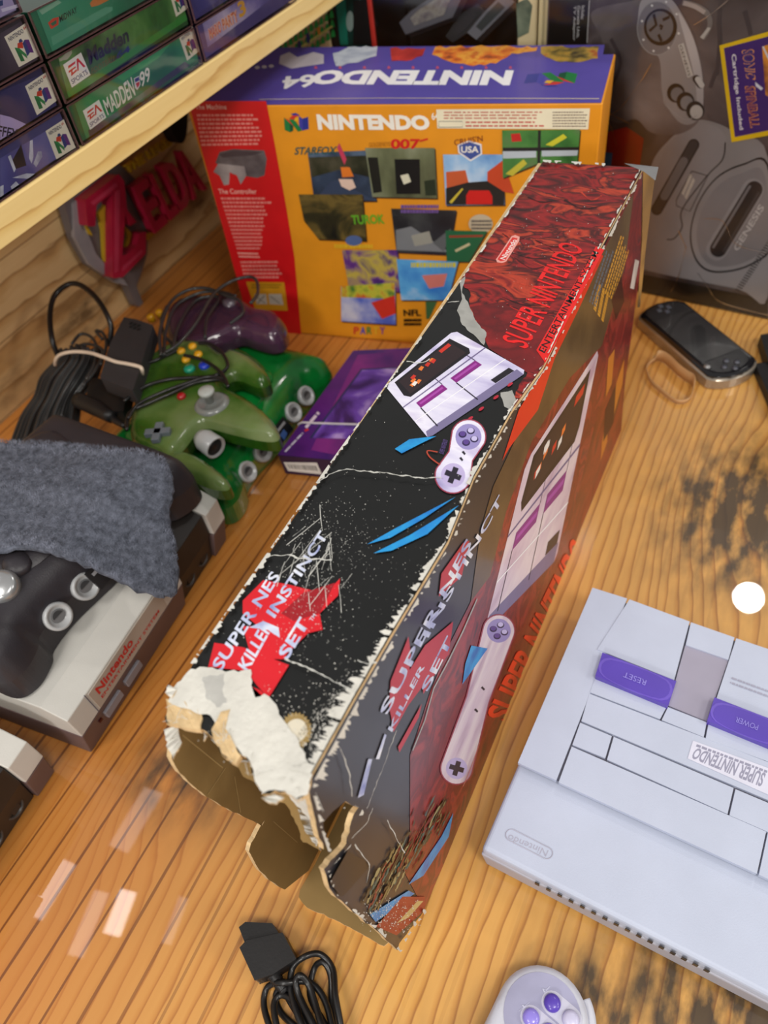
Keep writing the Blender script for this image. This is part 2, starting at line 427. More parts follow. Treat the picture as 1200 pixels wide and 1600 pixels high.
shelf_wood = wood('shelf_pine', (238, 208, 142), (226, 190, 118), (198, 152, 84), ring=30, rough=.5, axis='shelf')
b = MB(); b.box((-.6975, .85, .3655), (.335, 1.14, .027), shelf_wood)
tag(b.build('wall_shelf', org=(-.6975, .85, .352), bevel=.0012), 'pale pine shelf board on the left wall carrying the boxed games', 'shelf')

# ================================================================ BIG TORN BOX
white = mat('torn_paper', (206, 204, 196), .85, var=.05, vs=60, bump=.6, bs=240)
core = mat('cardboard_core', (206, 178, 134), .9, var=.1, vs=150, bump=.8, bs=400)
brown = mat('cardboard_inside', (138, 112, 66), .75, var=.06, vs=20, bump=.15, bs=90)
blk = mott('box_black', [(9, 11, 12), (15, 17, 18), (12, 14, 14), (21, 24, 24)], 9, rough=.38)
greyt = mott('torn_grey', [(138, 138, 134), (164, 164, 160), (150, 150, 146)], 60)
BX = root('torn_console_box', (-.15, .36, 0), 'tall battered black and red console box with a torn open end', 'box')
O = (-.15, .36, 0)
ST = ZT(.31); NR = (-.115, .081, .31); FR = (-.107, .650, .31); BN = (-.098, .085, 0)
SR = surf3(NR, FR, BN)
V5 = zm(560, 230, 2.5); V6 = zm(380, 620, 2.5); V7 = zm(240, 980, 2.143); V9 = zm(750, 280, 1.65)
top = MB()
rag = random.Random(3)
edge_near = [(300, 1040), (283, 1062), (270, 1076), (262, 1095), (259, 1129), (290, 1136), (315, 1139), (333, 1153), (345, 1177), (368, 1192), (376, 1178), (394, 1195), (400, 1225), (413, 1241), (430, 1235), (445, 1237), (464, 1250), (480, 1240), (485, 1214)]
tp = [(848, 253), (1005, 262)] + [(936, 390), (848, 574), (800, 640), (740, 746), (700, 845), (606, 1000), (556, 1086)] + [(485, 1212)] + ragged(edge_near[::-1], 2.5, 7, rag)[1:] + [(500, 750), (700, 468)]
top.slab([on(p, ST) for p in tp], (0, 0, 1), .003, blk, core)
a = Art(top, ST)
red = mott('red_drapery', [(30, 6, 8), (96, 14, 18), (150, 26, 26), (60, 8, 12), (186, 60, 34), (120, 18, 20)], 9, (2.5, 5.5, 1), dist=1.2, rot=.75)
dred = mott('dark_red', [(64, 10, 14), (120, 18, 22), (90, 14, 18), (150, 26, 28)], 30, dist=.5)
tear = [(718, 440), (735, 458), (733, 488), (756, 520), (764, 540), (790, 560), (824, 583), (806, 612), (797, 636)]
redp = [(848, 254), (1003, 263), (936, 390), (848, 574), (800, 640)] + ragged(tear[::-1], 1.5, 5, rag)
a.poly(redp, red)
a.poly([(764, 545), (735, 480), (800, 470), (870, 500), (848, 574), (824, 583)], dred)
a.poly(ragged([(718, 440), (727, 432), (722, 458), (733, 478), (746, 505), (760, 520), (756, 540), (744, 527), (722, 508), (714, 486), (722, 468), (718, 440)], 1.2, 5, rag), greyt)
a.poly(ragged([(782, 614), (800, 610), (806, 625), (799, 644), (788, 636), (782, 614)], 1.2, 5, rag), greyt)
for i in range(34):                                   # cloth folds
    x = rag.uniform(745, 955); y = rag.uniform(290, 520)
    L = rag.uniform(30, 75); c = rag.choice([ink(70, 8, 14), ink(168, 34, 30), ink(48, 6, 10), ink(190, 62, 40)])
    q = smoothline([(x, y), (x+L*.5, y+L*.22+rag.uniform(-6, 6)), (x+L, y+L*.18)], 5)
    if all(850-.70*(p[1]-253) < p[0]-6 and p[0]+6 < 1003-.56*(p[1]-262) and (p[1] < 470 or p[0] > 775) for p in q): a.line(q, .0014, c, .8)
# maker's pill
a.poly(V5(537, 440, 545, 430, 598, 350, 612, 345, 630, 352, 628, 368, 578, 448, 562, 455, 542, 452), ink(232, 160, 150))
a.poly(V5(543, 440, 602, 354, 622, 358, 574, 444, 556, 448), ink(214, 48, 44))
a.text('Nintendo', V5(572, 443)[0], V5(620, 366)[0], V5(553, 437)[0], ink(240, 236, 232), .01)
a.text('SUPER NINTENDO', (823, 547), (913, 388), (783, 531), ink(226, 30, 32), .012)
a.poly([(838, 548), (931, 386), (944, 391), (852, 568)], ink(226, 32, 30))
a.text('ENTERTAINMENT SYSTEM', (851, 553), (936, 396), (841, 548), ink(24, 8, 10), .012)
# console picture
lil = mott('lilac_print', [(150, 140, 190), (205, 200, 232), (232, 230, 246), (176, 160, 210)], 14, (1, 3, 1), rot=.5)
def console_pic(a, M, g):
    a.upoly(g, [(0, .0), (.04, -.02), (.96, 0), (1, .04), (1, .96), (.95, 1), (.05, 1), (0, .95)], M)
    a.upoly(g, [(0, .0), (.04, -.02), (.96, 0), (.97, .1), (.02, .08)], ink(120, 112, 150))
    a.upoly(g, [(.12, .62), (.86, .62), (.90, .68), (.88, .95), (.10, .95), (.08, .7)], ink(26, 22, 28))
    a.upoly(g, [(.14, .66), (.84, .66), (.84, .92), (.14, .92)], ink(44, 32, 36))
    for k in range(9):
        u = .2+.5*rag.random(); v = .7+.15*rag.random(); a.upoly(g, [(u, v), (u+.05, v+.02), (u+.04, v+.06), (u-.01, v+.05)], rag.choice([ink(230, 226, 220), ink(226, 120, 50), ink(200, 50, 36)]))
    a.upoly(g, [(.68, .86), (.82, .86), (.82, .91), (.68, .91)], ink(200, 50, 36))
    for u0 in (.12, .52):
        a.upoly(g, [(u0, .40), (u0+.30, .40), (u0+.30, .50), (u0, .50)], ink(132, 36, 128))
        a.upoly(g, [(u0+.02, .44), (u0+.28, .44), (u0+.28, .47), (u0+.02, .47)], ink(164, 70, 164))
        a.upoly(g, [(u0-.005, .05), (u0+.005, .05), (u0+.005, .40), (u0-.005, .40)], ink(30, 24, 40))
        a.upoly(g, [(u0+.295, .5), (u0+.303, .5), (u0+.303, .62), (u0+.295, .62)], ink(60, 50, 80))
    a.upoly(g, [(.0, .28), (1, .28), (1, .29), (.0, .29)], ink(246, 246, 250))
    a.upoly(g, [(.74, .1), (.94, .1), (.94, .17), (.74, .17)], ink(30, 26, 34))
    a.upoly(g, [(.0, .55), (1, .55), (1, .565), (.0, .565)], ink(110, 98, 140))
g = a.quadmap((668, 684), (824, 582), (602, 604), (710, 517))
console_pic(a, lil, g)
for p in [(735, 655), (752, 640), (775, 622), (797, 602)]: a.poly(ell(p[0], p[1], 5, 2.2, -.6, 10), ink(180, 40, 60))
# controller picture
def pad_pic(a, c1, r1, c2, r2, M):
    c1 = np.array(c1, float); c2 = np.array(c2, float); d = c2-c1; L = np.linalg.norm(d); u = d/L; w = np.array([-u[1], u[0]])
    def body(e):
        q = []
        for i in range(15): t = math.pi/2+math.pi*i/14; q.append(c1+(r1+e)*(u*math.cos(t)+w*math.sin(t)))
        q.append(c1+u*L*.5-w*(min(r1, r2)*.72+e))
        for i in range(15): t = -math.pi/2+math.pi*i/14; q.append(c2+(r2+e)*(u*math.cos(t)+w*math.sin(t)))
        q.append(c1+u*L*.5+w*(min(r1, r2)*.72+e)); return [tuple(p) for p in q]
    a.poly(body(2), ink(150, 60, 80)); a.poly(body(0), M)
    a.poly(ell(*c1, r1*.78, r1*.78), ink(150, 140, 196)); a.poly(ell(*c2, r2*.7, r2*.7), ink(186, 174, 216))
    for k, (s_, t_) in enumerate([(-.38, 0), (.38, 0), (0, -.38), (0, .38)]):
        p = c1+u*s_*r1+w*t_*r1; a.poly(ell(*p, r1*.24, r1*.2), ink(40, 30, 70)); a.poly(ell(p[0], p[1]-1, r1*.18, r1*.15), ink(90, 66, 140) if k % 2 else ink(196, 188, 230))
    for A_, B_ in (((-.48, .15)), ((.15, .48))) if 0 else (((.48, .16)), ((.16, .48))):
        a.poly([tuple(c2+u*x*r2+w*y*r2) for x, y in ((-A_, -B_), (A_, -B_), (A_, B_), (-A_, B_))], ink(38, 34, 48))
    for s_ in (.42, .58):
        p = c1+d*s_; a.poly([tuple(p+u*x+w*y) for x, y in ((-4, -1), (-1, -6), (2, -5), (-1, 1))], ink(36, 32, 44))
    return c1, c2, u, w
pad_pic(a, (732, 684), 26, (708, 744), 27, lil)
a.text('SUPER NINTENDO', (693, 712), (700, 690), (686, 709), ink(90, 70, 130), .01)
a.line(smoothline([(688, 728), (672, 716), (668, 706), (684, 708)], 5), .0008, ink(180, 70, 50))
# blue slashes
bl_ = mott('blue_slash', [(16, 84, 170), (36, 150, 214), (24, 110, 196)], 40)
for q in ([(574, 852), (620, 826), (712, 778), (662, 812), (610, 842)], [(584, 866), (640, 838), (717, 791), (668, 836), (612, 862)], [(617, 703), (640, 688), (682, 683), (655, 696), (628, 710)]):
    a.poly(q, bl_)
# bundle title
rs = ink(206, 28, 40)
for q in (V6(0, 800, 80, 720, 170, 735, 270, 760, 300, 800, 380, 712, 372, 780, 300, 850, 312, 915, 278, 905, 150, 1030, 85, 1020, 60, 900, 0, 850), V7(185, 135, 205, 55, 300, 70, 455, 130, 385, 240, 350, 200, 310, 150), V7(300, 0, 560, 0, 565, 12, 470, 35, 440, 110, 330, 110)):
    a.poly(q, rs)
a.poly(V6(150, 850, 235, 770, 360, 730, 300, 850, 200, 880), ink(150, 24, 34))
silv = mott('silver_print', [(120, 130, 190), (196, 204, 230), (240, 242, 246)], 60)
a.text('SUPER NES', (346, 1052), V6(148, 706)[0], (331, 1040), silv, .02)
a.text('INSTINCT', (430, 968), (514, 838), (416, 958), silv, .025)
a.text('KILLER', (388, 1052), (428, 980), (372, 1040), silv, .025)
a.poly(V6(25, 905, 80, 880, 140, 905, 145, 945, 120, 930, 100, 915), silv)
a.text('SET', (450, 1034), V6(262, 888)[0], (434, 1022), silv, .03)
a.text('TM', V6(270, 882)[0], V6(288, 858)[0], V6(258, 874)[0], silv, .01)
a.poly(V7(185, 135, 160, 175, 240, 160, 330, 200, 372, 240, 390, 235, 455, 130, 385, 240, 360, 215), rs)
# gold seal
sc = V7(478, 350)[0]; n_ = 26
a.poly([(sc[0]+(26 if i % 2 else 22)*math.cos(math.pi*i/n_)*1.0, sc[1]+(30 if i % 2 else 26)*math.sin(math.pi*i/n_)*1.0) for i in range(2*n_)], mott('gold_seal', [(120, 96, 50), (176, 150, 96)], 50))
a.poly(ell(sc[0], sc[1], 17, 19, .5), ink(214, 206, 186))
a.text('SEAL OF QUALITY', (466, 1166), (486, 1138), (460, 1156), ink(96, 78, 44), .0)
# torn white paper layer
wp = ragged([(270, 1078), (288, 1060), (300, 1047), (333, 1045), (354, 1052), (393, 1048), (394, 1073), (400, 1092), (414, 1086), (427, 1097), (436, 1112), (445, 1129), (462, 1150), (478, 1180), (489, 1213), (482, 1243), (464, 1250), (446, 1238), (430, 1236), (413, 1241), (400, 1224), (392, 1192), (376, 1176), (360, 1160), (345, 1148), (330, 1120), (312, 1118), (285, 1108), (264, 1098), (270, 1078)], 2.2, 6, rag)
a.o += .0004; a.poly(wp, white)
a.poly(ragged([(318, 1060), (352, 1055), (350, 1085), (356, 1100), (340, 1108), (322, 1090), (318, 1060)], 2, 5, rag), mat('torn_paper_grey', (184, 183, 178), .9, bump=.5))
# fraying lifted curls of paper and corrugated strips
def scrap(pix, z, dz, m, th=.0012):
    P = []
    for i, p in enumerate(pix): q = on(p, ZT(z+dz*(i % 3-1))); P.append(q)
    top.slab(P, (0, 0, 1), th, m, core)
scrap(ragged([(259, 1092), (262, 1128), (285, 1136), (313, 1140), (316, 1122), (306, 1100), (280, 1092), (259, 1092)], 2, 8, rag), .3112, .0003, core, .004)
scrap(ragged([(333, 1152), (346, 1176), (368, 1193), (376, 1180), (364, 1158), (352, 1138), (360, 1108), (345, 1112), (330, 1140), (333, 1152)], 2, 8, rag), .3118, .0003, core, .004)
scrap(ragged([(263, 1070), (276, 1078), (268, 1090), (258, 1082), (263, 1070)], 1, 4, rag), .3122, .0004, white)
scrap(ragged([(256, 1140), (276, 1134), (284, 1160), (270, 1186), (262, 1170), (256, 1140)], 2, 5, rag), .296, .001, white)
scrap(ragged([(318, 1145), (324, 1150), (318, 1158), (322, 1140), (318, 1145)], 1, 4, rag), .305, .001, white)
scrap(ragged([(408, 1246), (428, 1240), (444, 1246), (432, 1256), (416, 1252), (408, 1246)], 2, 5, rag), .309, .001, white)
for i in range(34):                                   # corrugation lines and fibres
    x, y = rag.choice([(285, 1115), (352, 1160), (470, 1235), (395, 1205)]); x += rag.gauss(0, 13); y += rag.gauss(0, 10)
    p = on((x, y), ZT(.3115)); d = np.array([rag.gauss(0, .003), rag.gauss(0, .003), rag.uniform(-.001, .002)])
    top.tube([p, p+d*.6+np.array([0, 0, .0008]), p+d*1.2], .00012, white, 4, 2)
# worn white edges, scratches, creases
def worn(a, pts, w0, w1, side, seed, m=None, dens=1.0):
    """irregular band of bare paper along an edge; side = pixel offset direction"""
    r = random.Random(seed); m = m or white; w = 0
    P = [np.array(p, float) for p in ragged(pts, 0, 2.6, r)]; k = len(P); run = []
    for i, p in enumerate(P):
        w = .5*w+.5*r.uniform(-.55, 1)*(w0+(w1-w0)*i/k)*1.6*dens
        if w > .3: run.append((p, p+np.array(side)*w+np.array([0, r.uniform(-1, 1)])))
        if (w <= .3 or i == k-1) and len(run) > 1:
            a.poly([tuple(q[0]) for q in run]+[tuple(q[1]) for q in run[::-1]], m)
        if w <= .3: run = []
redge = [(1003, 263), (936, 390), (848, 574), (800, 640), (740, 746), (700, 845), (606, 1000), (556, 1086), (486, 1212)]
worn(a, redge[:4], 2.5, 2.5, (-1, -.3), 1); worn(a, redge[3:], 4, 20, (-1, -.2), 2); worn(a, redge[4:], 5, 12, (-1, -.2), 3); worn(a, redge[6:], 12, 26, (-1, -.25), 4)
worn(a, [(848, 254), (700, 470), (500, 750), (300, 1040)], 3, 5, (1, .2), 5); worn(a, [(520, 722), (300, 1040)], 5, 9, (1, .3), 6)
worn(a, [(848, 254), (1003, 263)], 4, 5, (0, 1), 7)
sp = on((0, 0), ST)
def specks(a, n, cx, cy, sx, sy, m, size, seed, ok):
    r = random.Random(seed); a.o += a.inc
    for i in range(n):
        x = r.gauss(cx, sx); y = r.gauss(cy, sy)
        if not ok(x, y): continue
        s_ = size*r.uniform(.3, 1.2); an = r.uniform(0, 6.28)
        P = [a.P((x+s_*math.cos(an+t)*r.uniform(.5, 1.3), y+s_*math.sin(an+t)*r.uniform(.5, 1.3))) for t in (0, -2.1, -4.2)]
        c = np.cross(P[1]-P[0], P[2]-P[0]); a.mb.add(P, [(0, 1, 2) if c.dot(a.n) > 0 else (2, 1, 0)], m)
okt = lambda x, y: 848-.695*(y-253)+3 < x < np.interp(y, [p[1] for p in redge], [p[0] for p in redge])-1 and y > 258
wsp = mat('scuff', (196, 196, 190), .8)
specks(a, 500, 520, 860, 40, 55, wsp, .9, 11, okt); specks(a, 500, 560, 1130, 40, 45, white, 1.6, 12, okt); specks(a, 350, 640, 900, 90, 120, wsp, .8, 13, okt)
specks(a, 300, 470, 960, 35, 50, wsp, 1.1, 14, okt); specks(a, 200, 860, 430, 60, 90, wsp, .8, 15, okt); specks(a, 300, 420, 1140, 40, 30, white, 1.4, 16, okt)
specks(a, 900, 520, 1150, 30, 50, white, 1.5, 17, lambda x, y: okt(x, y) and x > np.interp(y, [p[1] for p in redge], [p[0] for p in redge])-40-(y-1100)*.1)
specks(a, 500, 600, 1010, 60, 90, white, 1.2, 18, lambda x, y: okt(x, y) and x > np.interp(y, [p[1] for p in redge], [p[0] for p in redge])-16)
for i in range(30):                                   # rubbed streaks
    r = rag; x = r.gauss(500, 26); y = r.gauss(860, 30); L = r.uniform(10, 55); d = r.choice([(-.75, 1), (-.3, 1), (-1, .8), (.1, 1)])
    q = [(x, y), (x+d[0]*L*.5+r.uniform(-.8, .8), y+d[1]*L*.5), (x+d[0]*L, y+d[1]*L)]
    if all(okt(*p) for p in q): a.line(q, .00022, wsp, .9)
for q in ([(420, 873), (455, 872), (470, 878), (520, 880)], [(497, 757), (520, 745), (543, 738), (560, 741), (600, 744), (660, 752), (690, 752)], [(447, 1034), (480, 1046), (510, 1062), (530, 1072), (556, 1086)], [(560, 1036), (575, 1042), (590, 1040)], [(700, 478), (718, 476)], [(636, 570), (660, 572), (672, 566)]):
    a.line(ragged(q, 1.2, 5, rag), .0007, wsp, .7)
top.build('top_panel', BX, O)

# ---- right face
R_ = MB(); ar = Art(R_, SR)
near = [(485, 1212), (480, 1232), (487, 1256), (494, 1290), (506, 1327), (509, 1314), (505, 1285), (520, 1268), (530, 1260), (540, 1252), (560, 1262), (549, 1283), (541, 1318), (522, 1340), (506, 1358), (512, 1378), (520, 1395), (552, 1426), (585, 1451), (604, 1470), (621, 1485), (624, 1474), (640, 1452), (662, 1423)]
rp = [(1005, 262)] + [(936, 390), (848, 574), (800, 640), (740, 746), (700, 845), (606, 1000), (556, 1086)] + ragged(near, 1.8, 8, rag) + [(720, 1290), (790, 1140), (840, 1045), (898, 925), (942, 800), (968, 700), (976, 600), (1000, 420)]
dk = mott('side_black', [(30, 30, 34), (44, 44, 50), (36, 36, 42)], 12, rough=.4, coat=.25)
R_.slab([on(p, SR) for p in rp], SR[1], .003, dk, core)
sred = mott('side_red', [(60, 12, 16), (128, 26, 30), (96, 16, 22), (150, 40, 38), (80, 30, 40)], 16, (1, 2, 2), dist=.8, rough=.4, coat=.3)
sred2 = mott('side_red2', [(70, 14, 12), (110, 26, 20), (140, 38, 26), (86, 18, 16)], 14, (1, 1.5, 2), dist=.6, rough=.4, coat=.3)
olive = mott('side_olive', [(60, 44, 28), (96, 76, 48), (78, 58, 38), (120, 92, 58)], 10, rough=.4, coat=.3)
gt = [(770, 760), (750, 830), (740, 930), (700, 1010), (672, 1080), (640, 1180), (600, 1235), (640, 1300)]
ar.poly([(985, 300), (1003, 268), (1000, 420), (976, 600), (968, 698), (942, 798), (898, 923), (840, 1043), (790, 1138), (720, 1288), (662, 1421), (630, 1360), (640, 1300), (640, 1180), (672, 1080), (700, 1010), (740, 930), (750, 830), (770, 760), (860, 570), (936, 400)], sred)
ar.poly([(936, 405), (990, 300), (975, 420), (940, 540), (890, 590), (830, 690), (790, 800), (765, 900), (735, 940), (750, 830), (770, 760), (850, 590)], olive)
ar.poly([(936, 395), (942, 400), (905, 480), (866, 560), (840, 640), (795, 700), (784, 720), (810, 640), (848, 578)], ink(214, 50, 28))
ar.poly([(960, 560), (975, 560), (966, 700), (940, 798), (898, 920), (870, 970), (880, 860), (905, 760), (930, 660)], sred2)
ar.poly([(868, 880), (905, 800), (905, 905), (840, 1040), (790, 1138), (745, 1230), (735, 1150), (757, 1090)], sred2)
# gold text block and small pictures
ar.rows((943, 505), (952, 460), (925, 480), 3, ink(206, 150, 50), .6); ar.rows((958, 470), (985, 385), (940, 455), 6, ink(206, 150, 50), .55)
ar.poly([(984, 450), (992, 405), (998, 408), (990, 452)], ink(214, 206, 200))
ar.rows((930, 480), (960, 390), (918, 470), 3, ink(96, 104, 116), .5)
for q in ([(962, 600), (975, 560), (972, 600), (958, 650)], [(950, 560), (960, 545), (955, 600), (946, 620)], [(940, 690), (950, 640), (948, 690), (938, 720)]): ar.poly(q, ink(196, 120, 40))
for q in ([(955, 470), (970, 430), (975, 470), (962, 500)], [(945, 640), (962, 600), (958, 660), (942, 690)]): ar.poly(q, ink(60, 16, 20))
g = ar.quadmap((756, 985), (868, 875), (822, 720), (937, 541))
slil = mott('side_lilac', [(150, 120, 150), (206, 186, 206), (226, 214, 222), (170, 140, 170)], 8, (1, 1, 3), rough=.4, coat=.3)
console_pic(ar, slil, g)
# game title on the side
for q in (V7(785, 270, 790, 180, 850, 30, 858, 90, 850, 180, 800, 330), V7(790, 285, 830, 180, 905, 60, 1000, -20, 985, 90, 895, 200, 850, 260, 800, 350), V7(815, 400, 895, 255, 885, 300, 820, 418), V6(770, 690, 855, 570, 880, 560, 850, 700, 760, 780), V6(690, 1060, 800, 930, 800, 990, 700, 1160)):
    ar.poly(q, ink(176, 34, 50))
ar.text('SUPER NES', (604, 1116), (736, 850), (590, 1112), silv, .02)
ar.text('KILLER', V7(795, 350)[0], V7(905, 130)[0], V7(780, 340)[0], silv, .02)
ar.text('INSTINCT', V6(720, 940)[0], V6(1010, 400)[0], V6(695, 930)[0], silv, .02)
ar.text('SET', V7(915, 215)[0], V7(1000, 40)[0], V7(890, 205)[0], silv, .02)
ar.poly(V7(680, 570, 715, 440, 728, 440, 700, 560), silv); ar.poly(V7(740, 440, 770, 355, 776, 360, 752, 440), silv)
pad_pic(ar, (778, 985), 24, (712, 1200), 24, slil)
ar.line([(744, 935), (722, 985), (700, 1030), (676, 1075), (662, 1125), (643, 1172)], .0022, greyt, .3)
ar.text('SUPER NINTENDO', (793, 1128), (910, 872), (757, 1118), ink(236, 60, 30), .03)
ar.line([(748, 1160), (734, 1200), (722, 1228)], .002, ink(206, 120, 110))
for q in (V7(850, 860, 960, 700, 1000, 620, 985, 700, 900, 830), V7(720, 960, 850, 880, 870, 890, 740, 985), V7(1060, 60, 1115, 70, 1030, 190, 1040, 120)): ar.poly(q, bl_)
ar.poly(V7(740, 1000, 830, 900, 905, 900, 905, 945, 810, 1030), ink(150, 44, 38)); ar.poly(V7(810, 990, 880, 915, 900, 915, 850, 970), ink(196, 176, 120))
for i in range(110):                                  # streaky bright splashes of print near the torn end
    x = rag.uniform(690, 950); y = 960-(x-690)*1.25+rag.gauss(0, 38); L = rag.uniform(25, 80); w_ = rag.uniform(-8, 8)
    p = V7(x, y, x+L*.28+w_, y-L*.5, x+L*.5, y-L)
    if all(q[0] < 960-.41*(q[1]-690) and q[0] > 545 and 1190 < q[1] < 1425 for q in p): ar.line(smoothline(p, 4), rag.uniform(.0012, .0036), rag.choice([ink(120, 108, 66), ink(70, 62, 40), ink(150, 142, 100), ink(60, 96, 92), ink(120, 40, 34), ink(44, 34, 28)]), .8)
ar.poly(V7(580, 850, 640, 745, 720, 790, 640, 880, 620, 900), ink(52, 40, 26))
worn(ar, redge[:4], 4, 4, (1, .2), 21); worn(ar, redge[2:], 4, 8, (1, .1), 22); worn(ar, redge[6:], 6, 18, (.8, .3), 23)
worn(ar, near[8:12], 5, 5, (1, .2), 24); worn(ar, near[12:21], 6, 7, (.8, -.6), 25); worn(ar, [(662, 1423), (640, 1450), (621, 1484)], 6, 6, (-.6, -1), 26)
worn(ar, near[:5], 9, 6, (.8, .2), 28, dens=1.4)
okr = lambda x, y: np.interp(y, [p[1] for p in redge], [p[0] for p in redge])+2 < x and y < 1400
specks(ar, 260, 600, 1430, 26, 16, white, 1.3, 31, lambda x, y: x > 560 and x < 655 and 1395 < y < 1455)
for q in (V7(610, 400, 640, 480, 650, 560), V7(770, 640, 800, 700, 830, 750), V7(720, 600, 700, 650, 650, 700), V7(660, 720, 710, 790, 700, 850), V7(800, 340, 740, 500, 700, 600)): ar.line(ragged(q, 1, 6, rag), .0006, wsp, .6)
rf = R_.build('side_panel', BX, O); rf['label'] = 'glossy picture side facing the grey console'
# ---- other walls, bent flaps and the bare cardboard inside
SL = XT(-.193)
ln = ragged([(275, 1128), (272, 1150), (268, 1185), (281, 1208), (301, 1227), (322, 1245), (347, 1260), (380, 1276), (410, 1290), (414, 1281), (392, 1318), (389, 1330), (401, 1353), (420, 1375), (445, 1390)], 1.2, 9, rag)
P = [on(p, SL) for p in ln]; P += [np.array([-.193, .095, .0])] + [np.array([-.193, .645, 0]), np.array([-.193, .645, .309])] + [np.array([-.193, .1, .309])]
b = MB(); b.slab(P, (1, 0, 0), .003, brown, core)
ab = Art(b, (np.array([-.196, 0, 0]), np.array([-1., 0, 0])), .0002)
ab.poly([(-.196, .12, .004), (-.196, .64, .004), (-.196, .64, .305), (-.196, .12, .305)], blk, three=True)
for q in (V7(95, 360, 230, 470), V7(240, 470, 180, 560), V7(270, 500, 290, 620), V7(400, 650, 480, 720)): Art(b, SL).line(q, .0006, mat('crease', (172, 146, 96), .8))
b.build('back_panel', BX, O)['label'] = 'side panel with bare brown inside showing'
b = MB(); b.hexa([(-.193, .642, .002), (-.092, .648, .002), (-.092, .651, .002), (-.193, .645, .002)], [(-.193, .640, .308), (-.109, .646, .308), (-.109, .649, .308), (-.193, .643, .308)], brown); b.build('end_panel', BX, O)
bp = [on(p, ZT(.002)) for p in ragged([(469, 1390), (467, 1402), (480, 1418), (530, 1440), (570, 1462), (600, 1478)], 1.5, 8, rag)] + [np.array([-.100, .1, .002]), np.array([-.094, .64, .002]), np.array([-.19, .64, .002]), np.array([-.19, .1, .002])]
b = MB(); b.slab(bp, (0, 0, 1), .002, brown, core); b.build('bottom_panel', BX, O)
b = MB()   # black torn strip folded over the opening
fl = surf((-.15, .074, .25), (.25, -1, .3))
b.slab([on(p, fl) for p in ragged(V7(320, 455, 372, 480, 445, 528, 430, 548, 380, 540, 335, 500, 320, 455), 1.5, 6, rag)], fl[1], .001, blk, core)
b.slab([on(p, fl) for p in ragged(V7(360, 560, 440, 540, 480, 600, 520, 640, 560, 750, 500, 720, 470, 640, 440, 590, 385, 590, 360, 560), 2, 6, rag)], fl[1], .001, brown, white)
b.slab([on(p, fl) for p in ragged(V7(270, 455, 330, 450, 350, 520, 300, 500, 270, 455), 2, 6, rag)], fl[1], .001, brown, white)
b.slab([on(p, fl) for p in ragged(V7(440, 545, 520, 500, 552, 540, 530, 600, 560, 700, 545, 735, 505, 680, 480, 600, 440, 545), 2, 5, rag)], fl[1], .001, white, white)
b.build('torn_flap', BX, O)
# clear film strip at the far corner
b = MB(); b.slab([on(p, ZT(.316)) for p in [(975, 255), (1029, 261), (1024, 282), (1006, 268)]], (0, 0, 1), .0004, clear('film', (.95, .93, .9), .12, .2))
b.slab([on(p, surf((-.098, .65, .3), (1, -.3, 0))) for p in [(1005, 266), (1024, 270), (1010, 380), (1000, 480), (996, 480), (1003, 380)]], (1, -.3, 0), .0004, clear('film', (.95, .93, .9), .12, .2))
b.build('clear_wrap', BX, O)
# ================================================================ YELLOW / RED CONSOLE BOX
Z2 = zm(280, 50, 1.765)
A0 = np.array([-.632, .706, 0]); ux = np.array([.988, .155, 0]); ux /= np.linalg.norm(ux); uy = np.array([-ux[1], ux[0], 0]); WB = .464; DB = .128; HB = .309
SN = (A0, -uy); STN = ZT(HB)
BX2 = root('yellow_console_box', A0+ux*WB/2+uy*DB/2, 'large orange and red console box with purple top, standing behind the torn box', 'box')
O2 = tuple(A0+ux*WB/2+uy*DB/2)
b = MB(); org_ = ink(224, 146, 26, .5); pur = ink(84, 72, 160, .4)
c4 = [A0, A0+ux*WB, A0+ux*WB+uy*DB, A0+uy*DB]; zz = np.array([0, 0, 1.])
b.hexa([p+zz*.001 for p in c4], [p+zz*HB for p in c4], org_)
b.build('carton', BX2, O2, bevel=.0015)
b = MB(); a = Art(b, STN, .0003)
a.poly(Z2(38, 183, 1150, 186, 1173, 36, 222, 44, 150, 100), pur)
tb = [A0+ux*.002, A0+ux*(WB-.002), A0+ux*(WB-.002)+uy*(DB-.002), A0+ux*.002+uy*(DB-.002)]
a.poly([p+zz*HB for p in tb], pur, three=True)
a.text('NINTENDO', (803, 110), (497, 110), (796, 134), ink(240, 238, 240), .055)
a.text('64', (494, 116), (443, 120), (492, 136), ink(240, 238, 240), .03)
a.nlogo((903, 113), (826, 112), (896, 137))
for k in range(9): x = 800-k*38; a.poly([(x, 108), (x-5, 108), (x-4, 104), (x-1, 104)], ink(190, 80, 110))
# plain coloured swashes printed along the far edge of the lid
sw = mott('lid_orange', [(120, 50, 24), (222, 110, 36), (240, 170, 60), (196, 70, 30)], 50); sg = mott('lid_grey', [(120, 130, 150), (196, 204, 216), (160, 170, 190)], 40); so = mott('lid_olive', [(50, 40, 24), (130, 110, 50), (190, 150, 60), (170, 60, 30)], 60)
a.poly(ragged([(680, 74), (760, 73), (840, 74), (838, 80), (800, 84), (775, 100), (740, 104), (700, 96), (675, 86), (680, 74)], 2, 8, rag), sw)
a.poly(ragged([(845, 74), (936, 73), (934, 92), (900, 98), (868, 96), (845, 84), (845, 74)], 2, 8, rag), so)
a.poly(ragged([(520, 84), (545, 74), (590, 73), (588, 88), (560, 98), (525, 104), (520, 84)], 2, 8, rag), sg)
a.poly(ragged([(610, 76), (665, 76), (660, 88), (635, 96), (612, 96), (610, 76)], 2, 8, rag), mott('lid_red', [(150, 30, 30), (210, 60, 50)], 50))
a.poly([(438, 88), (452, 82), (465, 90), (490, 82), (506, 86), (506, 100), (480, 104), (455, 108), (436, 100)], ink(196, 190, 200))
